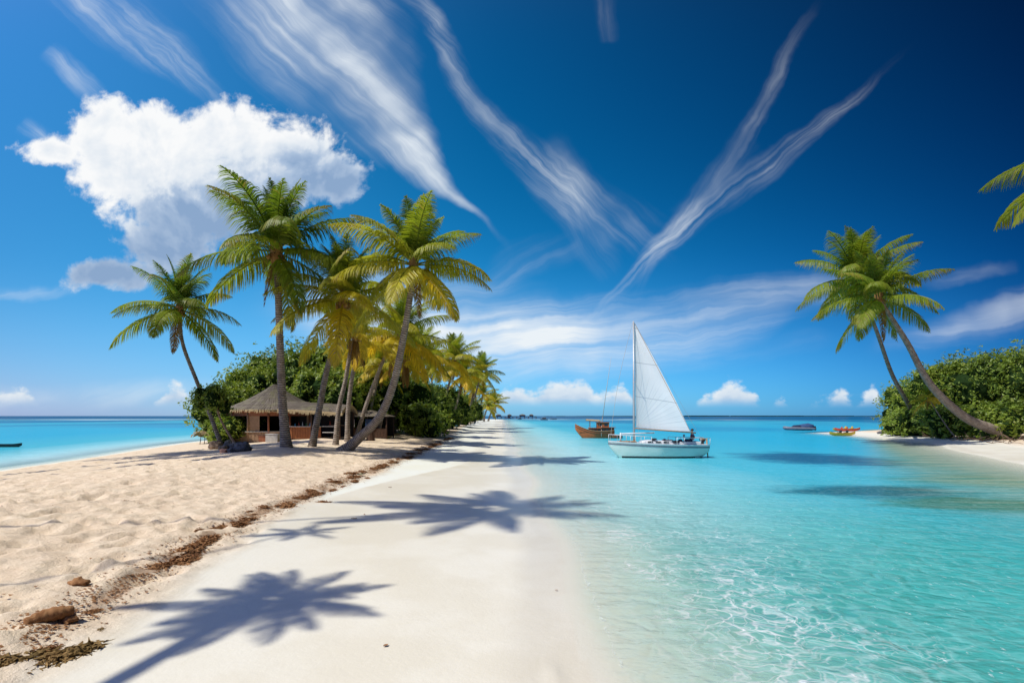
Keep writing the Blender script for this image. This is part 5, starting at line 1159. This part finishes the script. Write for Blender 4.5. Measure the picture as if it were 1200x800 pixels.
# long dark boat at the left
g_ = G(26, 523.5, True); hd, gd = hull_mesh(4.8, .75, lambda t: .26 + .10 * (2 * t - 1) ** 4, lambda t: -.08 + .25 * max(0, 1 - t / .15) + .2 * max(0, (t - .9) / .1), None, steps=24, sec=6, tran=.3)
cn = empty('canoe', (g_.x - 4.8, g_.y, 0), -.02, 'long low dark canoe on the water at the left edge', 'canoe'); hd.obj('hull', M['boot'], cn, smooth=True)
for x in (1.3, 2.6, 3.8): mb = MB(); mb.box((x, 0, .22), (.14, .62, .03)); mb.obj('seat', M['dark_wood'], cn)
# grey inflatable with blue cover
YI = HCAM * FPX / 17.0
ib = empty('inflatable_boat', (T_at(919, YI), YI, 0), -.04, 'grey inflatable boat half covered with dark blue canvas off the islet', 'inflatable boat'); LI = 35 / FPX * YI
mb = MB()
pth = [(LI * .97, -.85, .32), (LI * .5, -.9, .34), (LI * .15, -.7, .40), (.05, 0, .52), (LI * .15, .7, .40), (LI * .5, .9, .34), (LI * .97, .85, .32)]
mb.tube(catmull([Vector(p) for p in pth], 40), [.30 - .12 * abs(2 * i / 40 - 1) ** 6 for i in range(41)], 10); mb.obj('tube', M['greyp'], ib, smooth=True)
mb = MB(); mb.box((LI * .5, 0, .18), (LI * .85, 1.5, .16)); mb.obj('floor', M['black'], ib)
mb = MB(); mb.blob((LI * .74, 0, .62), (LI * .24, .95, .72), 5, n=10, amp=.16, fr=1.8); mb.obj('canvas_cover', M['bluecl'], ib, smooth=True)
mb = MB(); mb.blob((LI * .40, 0, .6), (LI * .16, .6, .42), 8, n=10, amp=.2, fr=2); mb.obj('load', M['navy'], ib, smooth=True)
mb = MB(); mb.box((LI * 1.0, 0, .62), (.34, .32, .42), bev=.06); mb.box((LI * 1.02, 0, .2), (.14, .12, .7)); mb.obj('outboard_motor', M['black'], ib)
# kayaks pulled up at the islet point
for k, (px, py, rz, m_, lab) in enumerate([(972, 509.5, .12, 'yellow', 'yellow kayak with red trim at the tip of the islet sand, nearest the water'), (978, 506.5, -.10, 'redp', 'red kayak with yellow seats lying behind the yellow one'), (976, 504.2, .05, 'yellow', 'yellow and green kayak, farthest of the three on the islet tip')]):
    Yk = HCAM * FPX / (py - HZ) - 3; hk = hull_mesh(3.9, .8, lambda t: .46 + .20 * (2 * t - 1) ** 4, lambda t: .04 + .25 * max(0, 1 - t / .2) + .25 * max(0, (t - .8) / .2), None, steps=22, sec=6, tran=.25)[0]
    z0 = max(-.1, hgt(T_at(px, Yk) + 2, Yk)); kb = empty('kayak', (T_at(px, Yk), Yk, z0), rz, lab, 'kayak', 'kayaks at the tip of the islet'); hk.obj('hull', M[m_], kb, smooth=True)
    mb = MB(); vs = []
    for i in range(15):
        t = .03 + .94 * i / 14; b = .4 * min(1, (min(t, 1 - t) / .5)) ** .6 * .95; vs += [(3.9 * t, -b, .46 + .20 * (2 * t - 1) ** 4 + .01), (3.9 * t, b, .46 + .20 * (2 * t - 1) ** 4 + .01)]
    mb.add(vs, [(2 * i, 2 * i + 1, 2 * i + 3, 2 * i + 2) for i in range(14)]); mb.obj('deck', M[('redp', 'yellow', 'greenp')[k]], kb)
    for x in (1.5, 2.5): mb = MB(); mb.box((x + .2, 0, .66), (.08, .44, .36), ry=.2); mb.box((x, 0, .52), (.45, .42, .06)); mb.obj('seat', M[('black', 'yellow', 'redp')[k]], kb)
# pink rocks and a dark one on the islet point
for k, (px, py, r, m_, lab) in enumerate([(1046, 505, .55, 'pink_rock', 'pinkish rock at the left foot of the islet thicket'), (1055, 506, .42, 'pink_rock', 'smaller pinkish rock beside the shrubs on the islet'), (1032, 508, .34, 'rock', 'dark flat rock alone on the islet sand point')]):
    g_ = G(px, py); mb = MB(); mb.blob((0, 0, r * .3), (r * 1.5, r, r * .75), 90 + k, n=9, amp=.3, fr=2.2); o = mb.obj('rock', M[m_], None, smooth=True, loc=g_); prop(o, lab, 'rock', 'rocks on the islet point')
# driftwood under the islet thicket
def branch(px, py, Ln, rz, seed, lab, mat_='drift', r=.06, group='driftwood on the islet sand', twigs=5):
    g_ = G(px, py); R = random.Random(seed); mb = MB(); pts = [Vector((Ln * (i / 7 - .5), .12 * Ln * math.sin(i * .9 + seed) * .5, r * .6 + abs(.10 * Ln * math.sin(i * 1.1 + seed)) * .5)) for i in range(8)]
    mb.tube(pts, [r * (1 - .09 * i) for i in range(8)], 7)
    for k in range(twigs):
        p = pts[1 + k % 6]; d = Vector((R.uniform(-.5, 1), R.uniform(-1, 1), R.uniform(.0, .8))).normalized() * Ln * R.uniform(.14, .32)
        mb.tube([p, p + d * .5 + Vector((0, 0, .04)), p + d], [r * .5, r * .35, r * .12], 5)
    o = mb.obj('driftwood', M[mat_], None, smooth=True, loc=g_); o.rotation_euler = (0, 0, rz); prop(o, lab, 'driftwood', group); return o
branch(1098, 512, 3.4, .15, 1, 'pale branch under the left shrubs of the islet')
branch(1126, 516, 2.0, -.2, 2, 'short dark twig alone on the islet sand', r=.04, twigs=3)
branch(1142, 515, 3.0, .3, 3, 'forked grey branch left of the islet palm foot', r=.08)
branch(1160, 517, 3.4, -.1, 4, 'long bent branch lying before the islet palm foot', r=.09, twigs=7)
branch(1178, 520, 2.6, -.9, 5, 'thin branch running down the sand towards the water', r=.045, twigs=4)
branch(1192, 517, 3.2, .5, 6, 'tangled branch at the right edge before the islet palm', r=.09, twigs=8)
branch(1113, 513, 2.4, .8, 7, 'tangled grey twigs below the dry sapling', r=.05, twigs=7)
# palm roots cluster as one mat of litter is part of the ground
# ---------------------------------------------------------------- far boats and the pier
def far_boat(px, py, wpx, rz, lab, roof=True):
    Yf = HCAM * FPX / (py - HZ); Lf = wpx / FPX * Yf
    rt = empty('far_boat', (T_at(px - wpx / 2, Yf), Yf, 0), rz, lab, 'boat', 'small boats far out on the water')
    hf = hull_mesh(Lf, Lf * .28, lambda t: Lf * (.13 + .06 * (1 - t) ** 2), lambda t: -.3 + Lf * .12 * max(0, 1 - t / .2), None, steps=14, sec=5, tran=.8)[0]; hf.obj('hull', M['greyp'], rt, smooth=True)
    if roof:
        mb = MB(); mb.box((Lf * .55, 0, Lf * .22), (Lf * .4, Lf * .2, Lf * .14), bev=.1); mb.obj('cabin', M['dark_wood'], rt)
        mb = MB(); mb.box((Lf * .52, 0, Lf * .33), (Lf * .62, Lf * .25, Lf * .03)); mb.obj('roof', M['whitew'], rt)
        for x in (.3, .76): mb = MB(); mb.box((Lf * x, 0, Lf * .24), (Lf * .02, Lf * .2, Lf * .18)); mb.obj('post', M['dark_wood'], rt)
far_boat(637.5, 492.0, 9, .1, 'grey roofed boat, largest of the far boats in mid channel')
far_boat(648.5, 491.2, 8, -.1, 'long low boat just right of the largest far boat', roof=False)
far_boat(609, 491.0, 5, .2, 'small dark boat between the beach end and the far boats')
far_boat(596, 490.2, 7, 0, 'small roofed boat moored near the stilt pier')
pr = empty('pier', (T_at(582, 560), 560, 0), 0, 'long dark stilt pier with small huts beyond the end of the beach', 'pier')
mb = MB(); mb.box((16, 0, 2.1), (48, 3, .5)); mb.obj('deck', M['dark_wood'], pr)
for k in range(13):
    mb = MB(); mb.tube([(-7 + k * 3.9, -1.3, -1), (-7 + k * 3.9, -1.3, 2)], .35, 6); mb.obj('pile', M['dark_wood'], pr)
for x, w_ in ((2, 5), (13, 4), (26, 6), (35, 4)):
    mb = MB(); mb.box((x, 0, 2.9), (w_, 3, 1.2)); h_ = mb.obj('hut', M['greyband'], pr)
    mb = MB(); prism_roof(mb, [(x - w_ * .6, -2.2, 3.5), (x + w_ * .6, -2.2, 3.5), (x + w_ * .6, 2.2, 3.5), (x - w_ * .6, 2.2, 3.5)], 4.5, 3, .1, cx=x, top=.2); mb.obj('roof', M['thatch'], h_)

# ---------------------------------------------------------------- things washed up on the sand
def weed_mesh(seed, n, w, h_, m_='weed'):
    R = random.Random(seed); mb = MB()
    for i in range(n):
        a = R.random() * 6.28; q = R.random() ** .6; p = Vector((math.cos(a) * q * w, math.sin(a) * q * w * .55, h_ * (1 - q) * R.random() + .004)); d = Vector((R.uniform(-1, 1), R.uniform(-1, 1), R.uniform(-.3, .25))).normalized(); L_ = R.uniform(.02, .07); s_ = d.cross(Vector((R.uniform(-1, 1), R.uniform(-1, 1), 1))).normalized() * R.uniform(.004, .014)
        e = p + d * L_; g_ = e + (d + Vector((R.uniform(-1, 1), R.uniform(-1, 1), -.4))).normalized() * L_ * .7; g_.z = max(g_.z, .002)
        mb.add([p - s_, p + s_, e + s_, e - s_, g_ + s_ * .3, g_ - s_ * .3], [(0, 1, 2, 3), (3, 2, 4, 5)])
    for i in range(max(2, n // 60)):
        a = R.random() * 6.28; q = R.random() ** .5; mb.blob((math.cos(a) * q * w * .7, math.sin(a) * q * w * .35, h_ * .15), (w * R.uniform(.14, .30), w * R.uniform(.10, .2), h_ * R.uniform(.35, .8)), i + seed, n=7, amp=.35, fr=3)
    me = bpy.data.meshes.new('seaweed_clump'); me.from_pydata(mb.v, [], mb.f); me.materials.append(M[m_]); me.update(); return me
WM = [weed_mesh(s, 520, .30, .07) for s in range(5)]; GW = [weed_mesh(30 + s, 620, .34, .07, 'green_weed') for s in range(2)]
R = random.Random(12); cl = []
pos = []
y = 8.6
while y < 62:
    pos.append(y); y += (0.22 + 0.014 * y) * R.uniform(.3, 1.6)
for i, y in enumerate(pos):
    if R.random() < .12 and y > 12: continue
    x = float(berm_x(np.array([y]))[0]) + R.uniform(-.22, .30)
    sc_ = R.choice((.3, .4, .55, .8, 1.1)) * R.uniform(.8, 1.15) * (1 + y * .010)
    if 18 < y < 27: x += R.uniform(-.3, .3)
    cl.append((x, y, sc_, R.randrange(5), R.uniform(.9, 2.0)))
nearw = ['leftmost', 'second', 'third', 'fourth']
for i, (x, y, s_, k, rz) in enumerate(cl):
    o = link('seaweed_clump', WM[k], None, (x, y, hgt(x, y) - .01)); o.rotation_euler = (0, 0, rz); o.scale = (s_ * 1.25, s_, s_)
    prop(o, 'clump of dry brown seaweed on the tide line along the beach', 'seaweed', 'seaweed clumps along the tide line')
for px, py, s_, k, lab in ((232, 700 - 20, .7, 0, None),): pass
for px, py, s_, m_, lab in ((10, 775, 1.0, GW[0], 'olive brown heap of seaweed in the bottom left corner'), (75, 768, 1.05, GW[1], 'wide olive brown seaweed heap nearest the camera'), (45, 765, .7, WM[1], 'brown seaweed joining the two heaps in the near left corner'), (118, 737, .30, GW[0], 'small dark seaweed tuft above the widest heap'), (105, 716, .42, WM[2], 'thin seaweed tuft right of the near log'),
        (145, 588, .75, WM[3], 'reddish seaweed patch alone on the dry sand at left'), (163, 590, .3, WM[4], 'little weed tuft right of the reddish patch'), (378, 588, .75, WM[0], 'brown seaweed lump on the white sand below the tide line'), (430, 560, .7, WM[2], 'brown lump of seaweed with a green leaf by the tide line'), (120, 735, .2, WM[4], 'tiny dry tuft on the near sand')):
    g_ = G(px, py); o = link('seaweed_clump', m_, None, (g_.x, g_.y, g_.z - .01)); o.scale = (s_ * 1.2, s_, s_); o.rotation_euler = (0, 0, px * .1); prop(o, lab, 'seaweed', 'stray seaweed on the sand')
# litter of fine fragments along the weed line, one mass nobody could count
mb = MB()
for i in range(9000):
    y = 5.5 + 50 * R.random() ** 1.5; x = float(np.interp(y, [4, 6.7, 9, 13, 20, 27, 40, 55], [-5.3, -5.6, -5.9, -6.5, -6.5, -6.5, -6.6, -6.9])) + R.gauss(0, .16 + .006 * y)
    if R.random() < .10: x -= R.random() * 8
    cl_ = R.random(); s_ = R.uniform(.006, .026) * (1 + y * .02); a = R.random() * 6.28
    mb.add([(x + s_ * math.cos(a + t) * (1 if t else 1.8), y + s_ * math.sin(a + t), 0) for t in (0, 2.1, 4.2)], [(0, 1, 2)])
v = np.array(mb.v); hh = height(v[:, 0], v[:, 1]); mb.v = [(a[0], a[1], h_ + .012 + .02 * R.random()) for a, h_ in zip(v.tolist(), hh.tolist())]
mb.obj('weed_litter', M['weed'], kind='stuff', label='fine brown seaweed fragments scattered along the tide line', cat='seaweed litter')
# the near log, stones and a leaf
g_ = G(60, 728); mb = MB(); pts = [Vector((-.24, 0, .05)), Vector((-.08, .015, .075)), Vector((.08, 0, .08)), Vector((.22, -.01, .06))]
mb.tube(catmull(pts, 16), [.05 + .035 * math.sin(PI * (i + 2) / 20) + .008 * math.sin(i * 2.3) for i in range(17)], 12); lg_ = mb.obj('driftwood_log', M['weed'], None, smooth=True, loc=g_); lg_.rotation_euler = (0, -.05, .85); prop(lg_, 'short rough brown log lying on the dry sand at lower left', 'log')
for px, py, s_, lab in ((82, 728, .075, 'small brown stub touching the right of the near log'), (92, 686, .10, 'brown husk half buried in the sand beyond the near log')):
    g_ = G(px, py); mb = MB(); mb.blob((0, 0, s_ * .4), (s_ * 1.3, s_, s_ * .7), px, n=8, amp=.3, fr=2.5); o = mb.obj('coconut_husk', M['weed'], None, smooth=True, loc=g_); prop(o, lab, 'husk')
def leaf(px, py, s_, c, lab, rz):
    g_ = G(px, py); mb = MB(); vs = []
    for i in range(7):
        t = i / 6; w = .32 * math.sin(PI * t) ** .8 * s_; vs += [(s_ * (t - .5), -w, .012 + .25 * s_ * (t - .5) ** 2 + .12 * s_), (s_ * (t - .5), 0, .012 + .02 * s_), (s_ * (t - .5), w, .012 + .1 * s_)]
    mb.add(vs, [(3 * i + j, 3 * i + 1 + j, 3 * i + 4 + j, 3 * i + 3 + j) for i in range(6) for j in (0, 1)]); o = mb.obj('fallen_leaf', M[c], None, smooth=True, loc=g_); o.rotation_euler = (0, 0, rz); prop(o, lab, 'leaf', 'leaves on the sand')
leaf(452, 757, .075, 'weed', 'small brown leaf alone on the smooth wet sand near the bottom', 1.0)
leaf(415, 608, .14, 'weed', 'brown leaf on white sand below the tide line', .3); leaf(427, 603, .08, 'weed', 'tiny brown leaf right of the white-sand leaf', 2.0)
leaf(422, 556, .25, 'greenp', 'yellow-green leaf beside the seaweed lump', .5); leaf(457, 571, .12, 'weed', 'dark leaf on the smooth sand near the palm shadow', .2); leaf(652, 692, .05, 'weed', 'dark speck of leaf at the edge of the water', .2)
